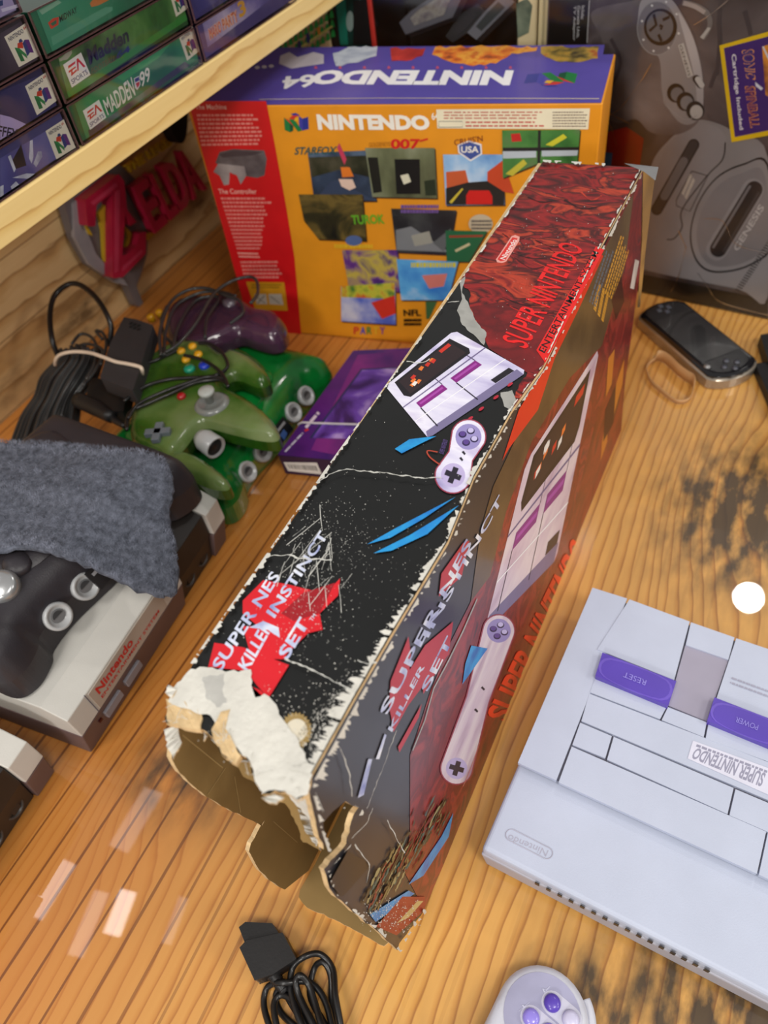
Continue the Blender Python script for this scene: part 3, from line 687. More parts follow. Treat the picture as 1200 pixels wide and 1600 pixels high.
for x in (402, 413, 424): a.poly(ell(x, 104+(424-x)*.1, 4, 2.6), ink(206, 204, 214))
a.line([(405, 156), (600, 154), (936, 155)], .0012, ink(206, 190, 170), .6)
b.build('lid_print', BX2, O2)
b = MB(); a = Art(b, SN, .0004)
a.poly(Z2(25, 190, 240, 190, 262, 300, 295, 480, 318, 620, 338, 845, 200, 830), ink(206, 18, 26))
cream = ink(240, 236, 226)
a.text('NINTENDO', *Z2(384, 270, 693, 270, 378, 226), cream, .055, tr=Z2(688, 229)[0])
a.text('64', *Z2(697, 242, 716, 242, 695, 222), cream, .02)
a.nlogo(*Z2(292, 276, 358, 278, 288, 222))
a.poly(Z2(709, 213, 1133, 210, 1128, 268, 712, 265), ink(232, 224, 196))
a.rows(*Z2(730, 240, 1010, 240, 730, 216), 3, ink(190, 96, 80), .4); a.rows(*Z2(790, 262, 1010, 262, 790, 242), 2, ink(196, 80, 70), .4); a.rows(*Z2(1030, 262, 1125, 262, 1030, 216), 6, ink(120, 100, 90), .4)
a.line(Z2(716, 262, 782, 262, 782, 246, 716, 246, 716, 262), .0006, ink(90, 90, 90))
# left column
a.text('The Machine', *Z2(46, 213, 132, 213, 43, 199), ink(240, 190, 180), .01)
pale = ink(228, 140, 132)
a.rows(*Z2(62, 315, 236, 312, 48, 222), 8, pale, .5, tr=Z2(222, 222)[0])
a.text('The Controller', *Z2(110, 446, 215, 446, 107, 432), ink(240, 180, 170), .01)
a.rows(*Z2(160, 600, 232, 600, 113, 452), 14, pale, .5, tr=Z2(258, 452)[0])
a.rows(*Z2(166, 622, 230, 624, 160, 604), 2, ink(240, 170, 160), .5); a.rows(*Z2(180, 680, 292, 680, 168, 628), 5, pale, .5)
a.poly(Z2(100, 360, 112, 330, 150, 322, 235, 326, 242, 350, 236, 395, 215, 402, 150, 392), mott('pad_grey', [(60, 50, 56), (110, 104, 108)], 40))
a.poly(Z2(95, 385, 108, 362, 180, 370, 186, 395, 170, 420, 160, 395, 140, 386, 138, 420, 124, 422, 112, 396), mott('pad_grey2', [(120, 112, 116), (168, 160, 160)], 40))
a.poly(Z2(110, 336, 150, 326, 232, 330, 200, 340, 120, 346), ink(70, 60, 66))
a.poly(Z2(185, 688, 290, 690, 300, 768, 210, 765), ink(210, 150, 30)); a.rows(*Z2(200, 706, 282, 706, 200, 692), 2, ink(120, 90, 20), .4)
a.poly(Z2(208, 722, 240, 722, 244, 750, 214, 750), ink(196, 190, 180)); a.poly(Z2(246, 722, 282, 722, 288, 752, 250, 750), ink(196, 190, 180))
a.line(Z2(212, 728, 238, 748), .001, ink(60, 50, 50)); a.line(Z2(252, 728, 278, 748), .001, ink(60, 50, 50)); a.line(Z2(216, 748, 236, 726), .001, ink(60, 50, 50))
def shot(q, base, extra=()):
    a.poly([(x+1.5, y+2) for x, y in Z2(*q)], ink(60, 30, 10)); a.poly(Z2(*q), base)
    for e, m_ in extra: a.poly(Z2(*e), m_)
nav = mott('shot_navy', [(20, 26, 40), (50, 64, 88), (96, 116, 140)], 22)
shot((355, 333, 516, 326, 545, 465, 373, 466), nav, [((357, 345, 515, 340, 528, 400, 440, 380, 366, 400), mott('shot_dark', [(14, 16, 12), (44, 46, 30), (80, 76, 60)], 30)), ((420, 410, 440, 408, 535, 462, 375, 462), ink(54, 66, 92)), ((440, 405, 478, 405, 488, 428, 470, 436, 448, 425), ink(224, 196, 180)), ((446, 372, 470, 372, 482, 398, 450, 400), ink(220, 120, 40))])
a.text('STARFOX', *Z2(318, 338, 432, 336, 322, 317), ink(30, 84, 84), .02)
a.poly(Z2(436, 318, 442, 305, 462, 350, 456, 366), ink(196, 60, 90))
shot((513, 319, 705, 319, 712, 458, 533, 454), mott('shot_green', [(40, 40, 26), (104, 110, 80), (150, 156, 130)], 16, (1, 1, .5)), [((594, 350, 664, 350, 666, 446, 600, 446), ink(14, 14, 16)), ((520, 345, 548, 345, 560, 440, 536, 444), ink(26, 26, 22)), ((610, 395, 632, 390, 640, 412, 620, 420), ink(216, 214, 190)), ((676, 410, 706, 405, 710, 450, 680, 450), ink(34, 46, 30))])
a.text('007', *Z2(584, 322, 664, 322, 584, 294), ink(206, 32, 30), .03); a.line(Z2(664, 300, 686, 294), .0018, ink(206, 32, 30)); a.text('GOLDENEYE', *Z2(524, 316, 582, 314, 524, 304), ink(170, 110, 30), .0)
shot((728, 337, 893, 337, 898, 476, 736, 477), mott('shot_sky', [(70, 130, 200), (150, 190, 230), (220, 230, 240)], 20), [((736, 385, 790, 380, 800, 420, 738, 430), ink(196, 90, 50)), ((850, 385, 894, 352, 924, 445, 896, 440, 850, 410), ink(196, 70, 36)), ((736, 430, 795, 414, 850, 410, 897, 440, 897, 476, 737, 476), ink(30, 28, 26)), ((792, 450, 800, 436, 855, 436, 864, 452, 864, 474, 792, 474), ink(206, 30, 26)), ((745, 468, 780, 430, 784, 432, 752, 472), ink(210, 190, 60))])
a.poly(Z2(768, 310, 800, 298, 834, 308, 836, 336, 804, 356, 770, 332), ink(230, 226, 226)); a.poly(Z2(772, 312, 800, 302, 830, 312, 832, 334, 804, 351, 774, 330), ink(60, 80, 150))
a.text('USA', *Z2(778, 332, 826, 332, 778, 314), cream, .02); a.text("CRUIS'N", *Z2(760, 312, 838, 300, 758, 296), ink(120, 40, 24), .0)
grn = mott('shot_turf', [(36, 90, 40), (70, 130, 60), (110, 110, 90)], 25)
shot((891, 270, 1106, 268, 1098, 364, 985, 364, 893, 402), grn, [((893, 318, 1104, 316, 1102, 326, 893, 328), ink(30, 30, 30)), ((990, 270, 998, 270, 996, 364, 988, 364), ink(30, 30, 30)), ((893, 328, 985, 327, 985, 345, 893, 348), ink(180, 190, 200)), ((1000, 326, 1100, 325, 1098, 340, 1000, 342), ink(180, 190, 200)), ((1010, 310, 1060, 280, 1070, 290, 1030, 314), ink(200, 196, 50)), ((900, 390, 950, 350, 960, 362, 920, 396), ink(190, 180, 60)), ((915, 280, 940, 278, 945, 300, 918, 302), ink(190, 40, 36))])
shot((330, 447, 506, 447, 517, 575, 385, 570, 345, 520), mott('shot_forest', [(12, 12, 10), (50, 46, 24), (110, 92, 44), (20, 20, 16)], 26, dist=.8))
a.text('TUROK', *Z2(478, 530, 568, 528, 474, 504), ink(96, 170, 40), .03)
shot((585, 486, 765, 491, 745, 613, 600, 606), mott('shot_space', [(10, 10, 14), (30, 32, 36), (70, 74, 74)], 22), [((598, 545, 640, 535, 745, 606, 600, 600), ink(120, 124, 128)), ((700, 580, 750, 540, 748, 560, 730, 605), ink(90, 94, 96)), ((640, 560, 690, 548, 700, 580, 650, 590), ink(150, 150, 140))])
a.rows(*Z2(612, 500, 715, 500, 612, 474), 2, ink(110, 80, 150), .7, rag=0)
a.poly(ell(*Z2(832, 528)[0], 19, 15), ink(190, 176, 150)); a.rows(*Z2(806, 545, 862, 545, 806, 515), 3, ink(60, 56, 56), .6, rag=0)
shot((735, 546, 850, 548, 800, 632, 738, 632), ink(28, 96, 60), [((745, 560, 840, 558, 836, 564, 745, 566), ink(150, 60, 40)), ((760, 600, 800, 580, 804, 586, 764, 606), ink(200, 190, 150))])
shot((450, 600, 603, 600, 610, 716, 470, 712), mott('shot_purple', [(24, 30, 90), (100, 50, 130), (190, 170, 70), (60, 40, 110)], 34, dist=.5))
a.text('MADNESS', *Z2(430, 596, 530, 598, 428, 582), ink(224, 170, 30), .01) if 0 else a.rows(*Z2(430, 597, 535, 598, 428, 583), 1, ink(224, 180, 40), .8, rag=0)
a.poly(ell(*Z2(482, 574)[0], 13, 8), ink(80, 100, 150))
shot((600, 625, 770, 632, 742, 738, 613, 738), mott('shot_ice', [(30, 110, 200), (90, 170, 226), (220, 226, 236)], 16), [((670, 670, 740, 665, 730, 700, 690, 706), ink(206, 120, 110))])
a.rows(*Z2(640, 650, 765, 650, 640, 634), 1, ink(206, 196, 60), .8, rag=0)
shot((447, 700, 596, 700, 598, 806, 448, 796), mott('shot_board', [(40, 50, 160), (90, 110, 200), (200, 200, 220)], 20), [((448, 700, 595, 690, 595, 735, 448, 730), mott('shot_garden', [(30, 110, 50), (190, 190, 60), (200, 80, 40)], 60)), ((530, 745, 595, 725, 598, 775, 560, 790), ink(206, 50, 36))])
x0 = 482
for i, c in enumerate('PARTY'):
    a.text(c, *Z2(x0+i*18, 832, x0+i*18+14, 832, x0+i*18, 812), ink(*[(200, 40, 40), (40, 70, 180), (40, 130, 60), (220, 180, 40), (120, 50, 140)][i]), .02)
a.text('NFL', *Z2(620, 782, 668, 782, 618, 764), ink(20, 16, 10), .03); a.rows(*Z2(620, 810, 668, 810, 620, 788), 2, ink(30, 22, 10), .7, rag=0)
a.poly(Z2(680, 742, 712, 742, 690, 790, 682, 790), ink(60, 100, 60)); a.poly(Z2(330, 845, 400, 838, 560, 850, 640, 852, 640, 866, 335, 850), ink(200, 110, 20))
b.build('front_print', BX2, O2)

# ================================================================ BIG BLACK CONSOLE BOX
SG = surf((-.134, .944, 0), (-.019, -.168, 0))
def gp(x, z): return np.array([x, .944-(x+.134)*(.019/.168), z])
gb = np.array([.019, .168, 0]); gb /= np.linalg.norm(gb)
BX3 = root('black_console_box', (-.08, 1.0, 0), 'tall glossy black box with grey console picture in clear plastic sleeve, at the right rear', 'box')
O3 = (-.08, 1.0, 0)
b = MB(); gbk = mott('box_charcoal', [(36, 31, 33), (70, 61, 63), (100, 91, 93), (50, 43, 46)], 7, dist=1.2, rough=.35, coat=.3)
q = [gp(-.289, 0), gp(.13, 0), gp(.13, 0)+gb*.11, gp(-.289, 0)+gb*.11]
b.hexa([p+zz*.001 for p in q], [p+zz*.42 for p in q], gbk); b.build('carton', BX3, O3, bevel=.002)
Z10 = zm(850, 0, 3.333); Z17 = zm(1000, 0, 6.0)
b = MB(); a = Art(b, SG, .0004)
a.poly(Z10(30, 0, 238, 0, 222, 230, 20, 230), ink(12, 12, 13)); a.line(Z10(237, 0, 225, 222), .0012, ink(180, 180, 180))
a.text('Includes:', *Z10(197, 28, 192, 100, 214, 30), ink(206, 206, 206), .01); a.text('Genesis Unit,', *Z10(172, 28, 168, 196, 190, 30), ink(206, 206, 206), .01); a.text('TV Adaptor', *Z10(152, 28, 148, 210, 168, 30), ink(206, 206, 206), .01)
a.poly(Z10(500, 1425, 1167, 1560, 1167, 1760, 480, 1600), ink(22, 20, 18)); a.line(Z10(500, 1400, 1167, 1537), .0012, ink(130, 128, 128))
dg = mott('pic_dark', [(56, 50, 52), (96, 88, 90), (134, 126, 127)], 8, dist=.5, coat=.3); mg = mott('pic_mid', [(130, 127, 129), (150, 147, 150), (168, 165, 169)], 5, coat=.3); lg = mott('pic_light', [(150, 147, 150), (178, 175, 178), (200, 197, 198)], 6, coat=.3)
nb = ink(14, 13, 15)
a.poly(Z10(285, 700, 430, 660, 520, 720, 500, 860, 260, 870), mott('pic_red', [(96, 14, 14), (170, 30, 24), (120, 20, 18)], 8)); a.poly(Z10(310, 790, 358, 796, 350, 862, 305, 860), ink(60, 110, 160))
# console body
a.poly(smoothline(Z10(560, 860, 640, 740, 780, 630, 900, 640, 1010, 700, 1167, 820, 1167, 1540, 1000, 1500, 520, 1400, 510, 1300, 545, 1060), 5, True), mg)
a.poly(smoothline(Z10(620, 800, 760, 660, 900, 660, 952, 760, 860, 910, 760, 1060, 700, 1220, 640, 1250, 560, 1120), 5, True), ink(142, 138, 141))
a.line(smoothline(Z10(945, 740, 930, 830, 850, 915, 720, 1090, 720, 1180, 680, 1240, 640, 1246), 5), .0014, nb)
def pill(p, q_, r, m):
    p = np.array(p, float); q_ = np.array(q_, float); d = (q_-p)/np.linalg.norm(q_-p); w = np.array([-d[1], d[0]])
    a.poly([tuple(p+r*(-d*math.cos(t)+w*math.sin(t))) for t in np.linspace(-1.57, 1.57, 9)]+[tuple(q_+r*(d*math.cos(t)-w*math.sin(t))) for t in np.linspace(-1.57, 1.57, 9)], m)
P1, P2 = Z10(780, 752, 588, 1090); pill(P1, P2, 9, nb); pill(P1, P2, 7, ink(54, 52, 56)); P1, P2 = Z10(728, 838, 628, 1020); pill(P1, P2, 6.5, ink(112, 110, 114))
a.line(Z10(770, 890, 690, 1040, 690, 1070, 760, 1100, 830, 960, 855, 915, 770, 890), .0012, ink(54, 52, 54)); a.rows(*Z10(745, 1040, 790, 940, 715, 1000), 2, ink(206, 200, 190), .7, rag=0)
E1 = smoothline(Z10(760, 1230, 800, 1060, 900, 920, 1040, 850, 1167, 850, 1200, 1250, 1080, 1380, 900, 1420, 800, 1370), 6, True)
a.poly(E1, nb); cE = np.mean(E1, 0); a.poly([tuple(cE+(np.array(p)-cE)*.965) for p in E1], mg); a.poly([tuple(cE+(np.array(p)-cE)*.86+np.array([2, 2])) for p in E1], ink(134, 131, 135)); 
P1, P2 = Z10(1090, 985, 900, 1300); pill(P1, P2, 17, ink(150, 148, 152)); P1, P2 = Z10(1096, 985, 908, 1295); pill(P1, P2, 13, ink(34, 32, 36)); a.line(Z10(1075, 965, 880, 1290), .003, ink(120, 118, 122)); a.line(Z10(1120, 1000, 935, 1310), .003, ink(60, 58, 62))
a.text('GENESIS', *Z10(1010, 1310, 1150, 1080, 985, 1290), ink(196, 194, 196), .02)
for i in range(22): a.line(Z10(1167-i*8, 1250+i*12, 1195-i*8, 1262+i*12), .0016, ink(54, 52, 54))
# controller
a.poly(smoothline(Z10(250, 60, 470, 0, 560, -40, 640, -20, 700, 40, 790, 200, 830, 400, 828, 560, 790, 650, 690, 700, 560, 690, 480, 620, 380, 640, 300, 560, 330, 400, 300, 200), 5, True), dg)
a.poly(smoothline(Z10(500, 20, 560, -20, 640, -20, 700, 40, 780, 200, 824, 400, 826, 560, 780, 640, 700, 630, 620, 500, 600, 300, 500, 200), 5, True), mg)
a.poly(smoothline(Z10(700, 60, 780, 200, 826, 400, 828, 560, 800, 600, 790, 430, 740, 220), 5, True), lg)
c = Z10(590, 145)[0]; a.poly(ell(c[0], c[1], 31, 42), ink(120, 117, 121)); a.line(ell(c[0], c[1], 31, 42)+[ell(c[0], c[1], 31, 42)[0]], .001, ink(150, 150, 152)); c = Z10(608, 140)[0]
a.poly(ell(c[0], c[1], 26, 29), nb); a.poly(ell(c[0]-1, c[1]-1, 21, 24), ink(104, 106, 112))
for l in (Z17(130, 130, 155, 230, 90, 290), Z17(215, 185, 280, 155), Z17(175, 320, 205, 385), Z17(185, 235, 210, 245, 195, 275)): a.line(l, .003, nb)
for x, y in ((115, 50), (248, 15), (345, 130), (365, 310), (270, 445), (130, 475), (35, 370), (22, 195)): a.poly(ell(*Z17(x, y)[0], 2, 2, 0, 6), ink(220, 220, 220))
a.line(Z17(385, 410, 475, 715), .006, ink(190, 188, 184)); a.text('GENESIS', *Z17(370, 425, 455, 715, 395, 415), ink(70, 70, 74), .01)
pill(*Z17(530, 735, 570, 790), 6, nb); pill(*Z17(545, 740, 580, 795), 4.5, ink(190, 188, 186))
for x, y, m_ in ((345, 875, ink(110, 110, 114)), (435, 955, ink(120, 120, 124)), (525, 1040, ink(176, 174, 172))):
    p = Z17(x, y)[0]; a.poly(ell(p[0]-1, p[1]-1, 14, 15), nb); a.poly(ell(p[0]+1, p[1]+1, 10, 11), m_)
a.line(smoothline(Z17(240, 860, 230, 960, 330, 1060, 430, 1120, 540, 1080), 5), .0008, ink(150, 148, 150))
a.line(smoothline(Z17(400, 20, 520, 50, 620, 110, 660, 200, 640, 280, 590, 360), 5), .005, ink(120, 114, 112)); a.line(smoothline(Z17(410, 25, 520, 60, 610, 115), 5), .004, ink(170, 160, 156))
for i in range(9): a.line(Z17(570+i*8, 340-i*10, 600+i*8, 360-i*12), .0012, ink(190, 186, 180))
for q in (Z17(760, 0, 740, 200, 750, 400, 720, 700), Z17(980, 100, 1010, 200, 1040, 320), Z17(660, 820, 700, 700, 730, 640), Z10(350, 200, 400, 330, 330, 480)): a.line(smoothline(q, 5), .004, ink(70, 62, 66))
b.build('front_print', BX3, O3)
# sticker, its own part
b = MB(); a = Art(b, SG, .0022)
a.poly([(1125, 70), (1230, 40), (1230, 205), (1144, 221)], ink(236, 200, 20)); a.poly([(1132, 74), (1230, 48), (1230, 197), (1149, 213)], ink(66, 36, 120))
a.text('SONIC', *Z17(955, 465, 1000, 725, 1075, 450), ink(236, 160, 90), .035, tr=Z17(1090, 745)[0]); a.text('SONIC', *Z17(965, 470, 1005, 715, 1065, 458), ink(20, 50, 130), .012, tr=Z17(1080, 730)[0])
a.text('SPINBALL', *Z17(985, 800, 1040, 1190, 1085, 800), ink(236, 160, 90), .035, tr=Z17(1130, 1190)[0]); a.text('SPINBALL', *Z17(992, 806, 1044, 1182, 1075, 806), ink(110, 30, 90), .012, tr=Z17(1122, 1182)[0])
a.text('Cartridge Included', *Z17(850, 505, 930, 1215, 905, 495), ink(236, 234, 240), .025, tr=Z17(975, 1205)[0])
a.poly(Z17(1150, 430, 1210, 410, 1210, 900, 1180, 880), mott('stick_orange', [(206, 90, 30), (240, 160, 50), (120, 60, 40)], 40)); a.poly(Z17(1150, 430, 1165, 425, 1210, 520, 1210, 560), ink(220, 226, 236)); a.poly(Z17(1085, 760, 1160, 820, 1140, 840, 1090, 800), ink(226, 230, 240))
b.build('sticker', BX3, O3)['label'] = 'yellow bordered purple sticker'
# plastic sleeve
b = MB(); film = clear('sleeve_film', (1, 1, 1), .12, .15)
q = [gp(-.292, 0)-gb*.004, gp(.134, 0)-gb*.004, gp(.134, 0)+gb*.114, gp(-.292, 0)+gb*.114]
b.add([p+zz*.002 for p in q]+[p+zz*.423 for p in q], [(0, 1, 5, 4), (1, 2, 6, 5), (3, 0, 4, 7)], film)
a = Art(b, (SG[0]-gb*.0045, SG[1])); cr = clear('film_crease', (.75, .75, .75), 1.6, .25)
for q in (Z10(560, 330, 500, 430, 400, 560, 340, 600), Z10(290, 570, 340, 640, 380, 760), Z10(960, 0, 860, 80, 780, 130), Z10(300, 570, 440, 640), Z10(1167, 1320, 1000, 1270, 930, 1150, 820, 1140), Z10(740, 1280, 700, 1440, 660, 1520), Z10(800, 1420, 850, 1490, 900, 1560, 1000, 1600, 1167, 1640), Z10(700, 1200, 740, 1290)):
    a.line(ragged(smoothline(q, 4), 1, 8, rag), .0009, cr, .8)
b.build('clear_sleeve', BX3, O3)

# ================================================================ SHELF OF BOXED GAMES
SX = XT(-.5345); ZA = zm(0, 0, 3.636); ZB = zm(0, 0, 3.0)
pl_clear = clear('case_plastic', (.94, .93, .94), .30, .06); pl_edge = mat('case_edge', (120, 84, 84), .25, alpha=.55, coat=.6, var=.1)
def game(y0, z0, base, lab, draw, w=.181, group='boxed games on the wall shelf', h=.0318):
    y1 = y0+w; r = root('boxed_game', (-.60, (y0+y1)/2, z0), lab, 'game box', group); O_ = (-.60, (y0+y1)/2, z0)
    b = MB(); b.box((-.603, (y0+y1)/2, z0+h/2), (.134, w-.006, h-.004), base); b.build('printed_box', r, O_)
    if draw:
        b = MB(); a = Art(b, SX, .0); a.P0 = SX[0]-np.array([.0012, 0, 0]); a.S = (a.P0, SX[1]); a.clip = (y0+.003, y1-.003, z0+.002, z0+h-.002); draw(a); b.build('spine_print', r, O_)
    b = MB(); b.box((-.6025, (y0+y1)/2, z0+h/2), (.139, w-.0008, h-.0006), pl_clear)
    for yy in (y0+.0012, y1-.0012): b.box((-.5335, yy, z0+h/2), (.001, .0018, h-.001), pl_edge)
    for zz_ in (z0+.0006, z0+h-.0008): b.box((-.5335, (y0+y1)/2, zz_), (.001, w-.002, .0011), pl_edge)
    b.build('clear_case', r, O_); return r
zr = [.3795, .4125, .4455, .4785, .5115]
def badge(a, bl, br, tl, tr):
    g = a.quadmap(bl, br, tl, tr); a.upoly(g, [(0, 0), (1, 0), (1, 1), (0, 1)], ink(232, 226, 206))
    P = lambda u, v: g(u, v)
    for k, (uv, m_) in enumerate([([(.18, .12), (.34, .08), (.34, .5), (.18, .56)], ink(30, 110, 60)), ([(.34, .5), (.18, .58), (.48, .1), (.52, .22)], ink(40, 130, 70)), ([(.52, .16), (.68, .22), (.68, .62), (.54, .56)], ink(44, 56, 120)), ([(.68, .22), (.84, .16), (.84, .56), (.68, .62)], ink(90, 40, 120)), ([(.28, .52), (.5, .42), (.56, .6), (.36, .64)], ink(200, 60, 40)), ([(.42, .62), (.6, .6), (.56, .7), (.46, .7)], ink(40, 60, 110))]): a.upoly(g, uv, m_)
    s_ = a.o; v, f = glyphs('NINTENDO', .02); a.o += a.inc; Q = [P(.1+q[0]*.66, .8+q[1]*.13)+a.n*a.o for q in v]
    f = f if np.cross(Q[f[0][1]]-Q[f[0][0]], Q[f[0][2]]-Q[f[0][0]]).dot(a.n) > 0 else [k[::-1] for k in f]; a.mb.add(Q, f, ink(40, 40, 80))
    v, f = glyphs('64', .02); Q = [P(.8+q[0]*.12, .86+q[1]*.1)+a.n*a.o for q in v]; f = f if np.cross(Q[f[0][1]]-Q[f[0][0]], Q[f[0][2]]-Q[f[0][0]]).dot(a.n) > 0 else [k[::-1] for k in f]; a.mb.add(Q, f, ink(190, 60, 40))
def easports(a, bl, br, tl, tr):
    g = a.quadmap(bl, br, tl, tr); a.upoly(g, [(0, 0), (1, 0), (1, 1), (0, 1)], ink(236, 234, 228))
    rd = ink(206, 40, 40); nv = ink(50, 60, 110)
    for uv in ([(.16, .42), (.5, .46), (.5, .54), (.24, .5)], [(.1, .58), (.5, .6), (.52, .66), (.14, .66)], [(.16, .74), (.54, .76), (.6, .84), (.2, .84)], [(.16, .42), (.24, .42), (.32, .6), (.24, .6)], [(.5, .44), (.58, .44), (.72, .74), (.84, .42), (.94, .42), (.76, .88), (.68, .88)]): a.upoly(g, uv, rd)
    a.o += a.inc; v, f = glyphs('SPORTS', .01); Q = [g(.08+q[0]*.84, .1+q[1]*.2)+a.n*a.o for q in v]
    f = f if np.cross(Q[f[0][1]]-Q[f[0][0]], Q[f[0][2]]-Q[f[0][0]]).dot(a.n) > 0 else [k[::-1] for k in f]; a.mb.add(Q, f, nv)
def d_hand(a):
    a.poly(ZA(0, 900, 200, 780, 370, 680, 420, 660, 440, 820, 200, 980, 0, 1140), mott('sp_indigo', [(50, 46, 100), (90, 88, 150), (120, 120, 170)], 14))
    a.poly(ZA(60, 930, 120, 820, 150, 940, 90, 960), ink(20, 20, 34))
    ic = mott('sp_ice', [(120, 126, 160), (210, 214, 226), (240, 240, 244)], 40)
    for q in ((165, 900, 170, 800, 185, 795, 190, 890, 180, 930), (190, 930, 215, 860, 235, 860, 240, 890, 205, 950), (45, 890, 60, 880, 90, 960, 80, 980), (70, 1010, 150, 985, 255, 990, 250, 1005, 150, 1015), (60, 1060, 90, 1030, 110, 1050, 80, 1110), (0, 1060, 20, 1050, 20, 1130, 0, 1150), (130, 1060, 160, 1040, 180, 1060, 150, 1070)): a.poly(ZA(*q), ic)
    badge(a, *ZA(320, 905, 430, 838, 258, 745), ZA(362, 678)[0])
def d_griff(a):
    a.poly(ZA(0, 520, 340, 380, 380, 580, 0, 830), mott('sp_navy', [(24, 24, 60), (44, 44, 96), (60, 60, 110)], 12))
    a.poly(ZA(0, 650, 60, 665, 170, 715, 0, 830), ink(176, 160, 206)); a.text('FFEY', *ZA(-14, 772, 92, 785, -8, 712), ink(28, 28, 50), .02, tr=ZA(104, 735)[0])
    a.poly(ZA(0, 838, 340, 625, 345, 640, 0, 862), ink(120, 40, 80)); badge(a, *ZA(210, 655, 322, 572, 142, 490), ZA(262, 410)[0])
def d_dark(a):
    a.poly(ZA(0, 190, 140, 110, 200, 130, 240, 320, 0, 480), mott('sp_dark', [(26, 20, 30), (54, 44, 60), (80, 70, 90)], 12)); badge(a, *ZA(108, 382, 222, 318, 24, 210), ZA(150, 128)[0])
def d_top(a):
    a.poly(ZA(0, -40, 110, -60, 130, 30, 0, 100), ink(160, 150, 190)); a.line(ZA(10, 60, 110, 30), .002, ink(200, 196, 220)); a.poly(ZA(-20, 10, 15, 0, 18, 30, -20, 40), ink(40, 60, 110))
def d_m99(a):
    a.poly(ZA(425, 590, 1090, 110, 1150, 240, 1130, 330, 490, 790), mott('sp_green', [(16, 84, 54), (30, 130, 80), (60, 150, 96)], 7, (1, 1, 3)))
    a.poly(ZA(640, 430, 900, 250, 1050, 150, 900, 330, 700, 460), ink(60, 160, 90)); a.poly(ZA(500, 740, 640, 650, 1050, 350, 1080, 370, 700, 640, 510, 780), mott('sp_field', [(40, 70, 50), (60, 60, 90), (110, 130, 110)], 26))
    easports(a, *ZA(512, 738, 604, 668, 470, 630), ZA(562, 566)[0])
    a.text('MADDEN', *ZA(612, 655, 770, 540, 582, 570), ink(236, 234, 224), .02, tr=ZA(746, 436)[0]); a.text('99', *ZA(802, 500, 856, 455, 790, 415), ink(236, 234, 224), .02, tr=ZA(846, 376)[0])
    a.poly(ZA(760, 445, 790, 430, 798, 480, 780, 512, 766, 500), ink(220, 220, 226)); a.poly(ZA(764, 449, 788, 436, 792, 456, 768, 468), ink(50, 60, 130)); a.poly(ZA(770, 474, 792, 462, 793, 480, 780, 500), ink(200, 50, 50))
    badge(a, *ZA(1062, 345, 1134, 288, 1016, 210), ZA(1092, 152)[0])
def d_m64(a):
    a.poly(ZA(330, 330, 1060, -120, 1100, 90, 390, 560), mott('sp_grass', [(24, 60, 24), (50, 110, 44), (90, 140, 70), (30, 70, 30)], 22, dist=.4))
    a.poly(ZA(380, 525, 1080, 60, 1090, 95, 395, 560), ink(60, 140, 60)); a.poly(ragged(ZA(335, 335, 405, 282, 410, 300, 380, 340, 340, 350, 335, 335), 1, 4, rag), ink(170, 170, 150))
    easports(a, *ZA(408, 498, 514, 425, 358, 368), ZA(460, 298)[0])
    a.text('Madden', *ZA(510, 370, 735, 235, 490, 280), ink(36, 40, 60), .035, tr=ZA(722, 150)[0]); a.text('FOOTBALL', *ZA(522, 420, 655, 345, 518, 388), ink(120, 100, 40), .0, tr=ZA(655, 310)[0]); a.text('64', *ZA(662, 340, 740, 290, 660, 298), ink(40, 50, 110), .04, tr=ZA(736, 256)[0])
    badge(a, *ZA(1000, 96, 1068, 46, 958, -50), ZA(1030, -90)[0])
def d_mid(a):
    a.poly(ZA(195, 30, 470, -120, 980, -360, 1010, -180, 700, 60, 300, 300), mott('sp_teal', [(20, 96, 66), (50, 136, 100), (70, 150, 120)], 8)); a.poly(ZA(220, 60, 330, 0, 350, 14, 240, 84), ink(130, 176, 150))
    a.text('MIDWAY', *ZA(342, 128, 440, 70, 334, 92), ink(26, 40, 36), .02, tr=ZA(434, 34)[0]); a.poly(ZA(272, 130, 300, 104, 334, 96, 332, 140, 290, 166), ink(206, 70, 50)); a.poly(ZA(285, 135, 320, 112, 322, 132, 300, 148), ink(60, 110, 84))
    a.poly(ZA(510, 20, 540, -20, 620, 0, 560, 30, 520, 40), ink(200, 120, 60)); a.poly(ZA(290, 210, 600, 40, 640, 40, 640, 60, 300, 260), ink(90, 160, 130))
def d_party(a):
    a.poly(ZA(1140, 90, 1500, -160, 1560, -20, 1180, 270), mott('sp_violet', [(70, 60, 120), (120, 110, 170), (190, 180, 210)], 22)); 
    Z = ZB; a.text('MARIO', *Z(985, 190, 1040, 150, 975, 135), ink(240, 190, 160), .08, tr=Z(1032, 92)[0]); a.text('MARIO', *Z(987, 187, 1040, 148, 978, 138), ink(200, 50, 50), .0, tr=Z(1032, 96)[0]); a.text('PARTY', *Z(1046, 146, 1118, 100, 1036, 90), ink(240, 190, 160), .08, tr=Z(1108, 44)[0]); a.text('PARTY', *Z(1048, 143, 1118, 98, 1039, 94), ink(200, 90, 40), .0, tr=Z(1108, 48)[0]); a.text('3', *Z(1124, 88, 1158, 62, 1110, 14), ink(226, 170, 50), .04, tr=Z(1142, -6)[0])
def d_vio(a):
    a.poly(ZB(905, 0, 1060, -100, 1100, -60, 1000, 20, 930, 60), mott('sp_violet2', [(54, 50, 110), (90, 86, 150)], 12))
dk_c = ink(40, 34, 44)
game(.272, zr[0], ink(70, 70, 120), 'violet boxed game with icy crystal hand, bottom of the nearest stack', d_hand)
game(.272, zr[1], ink(36, 36, 80), 'navy boxed game with FFEY on a lilac shirt, second in the nearest stack', d_griff)
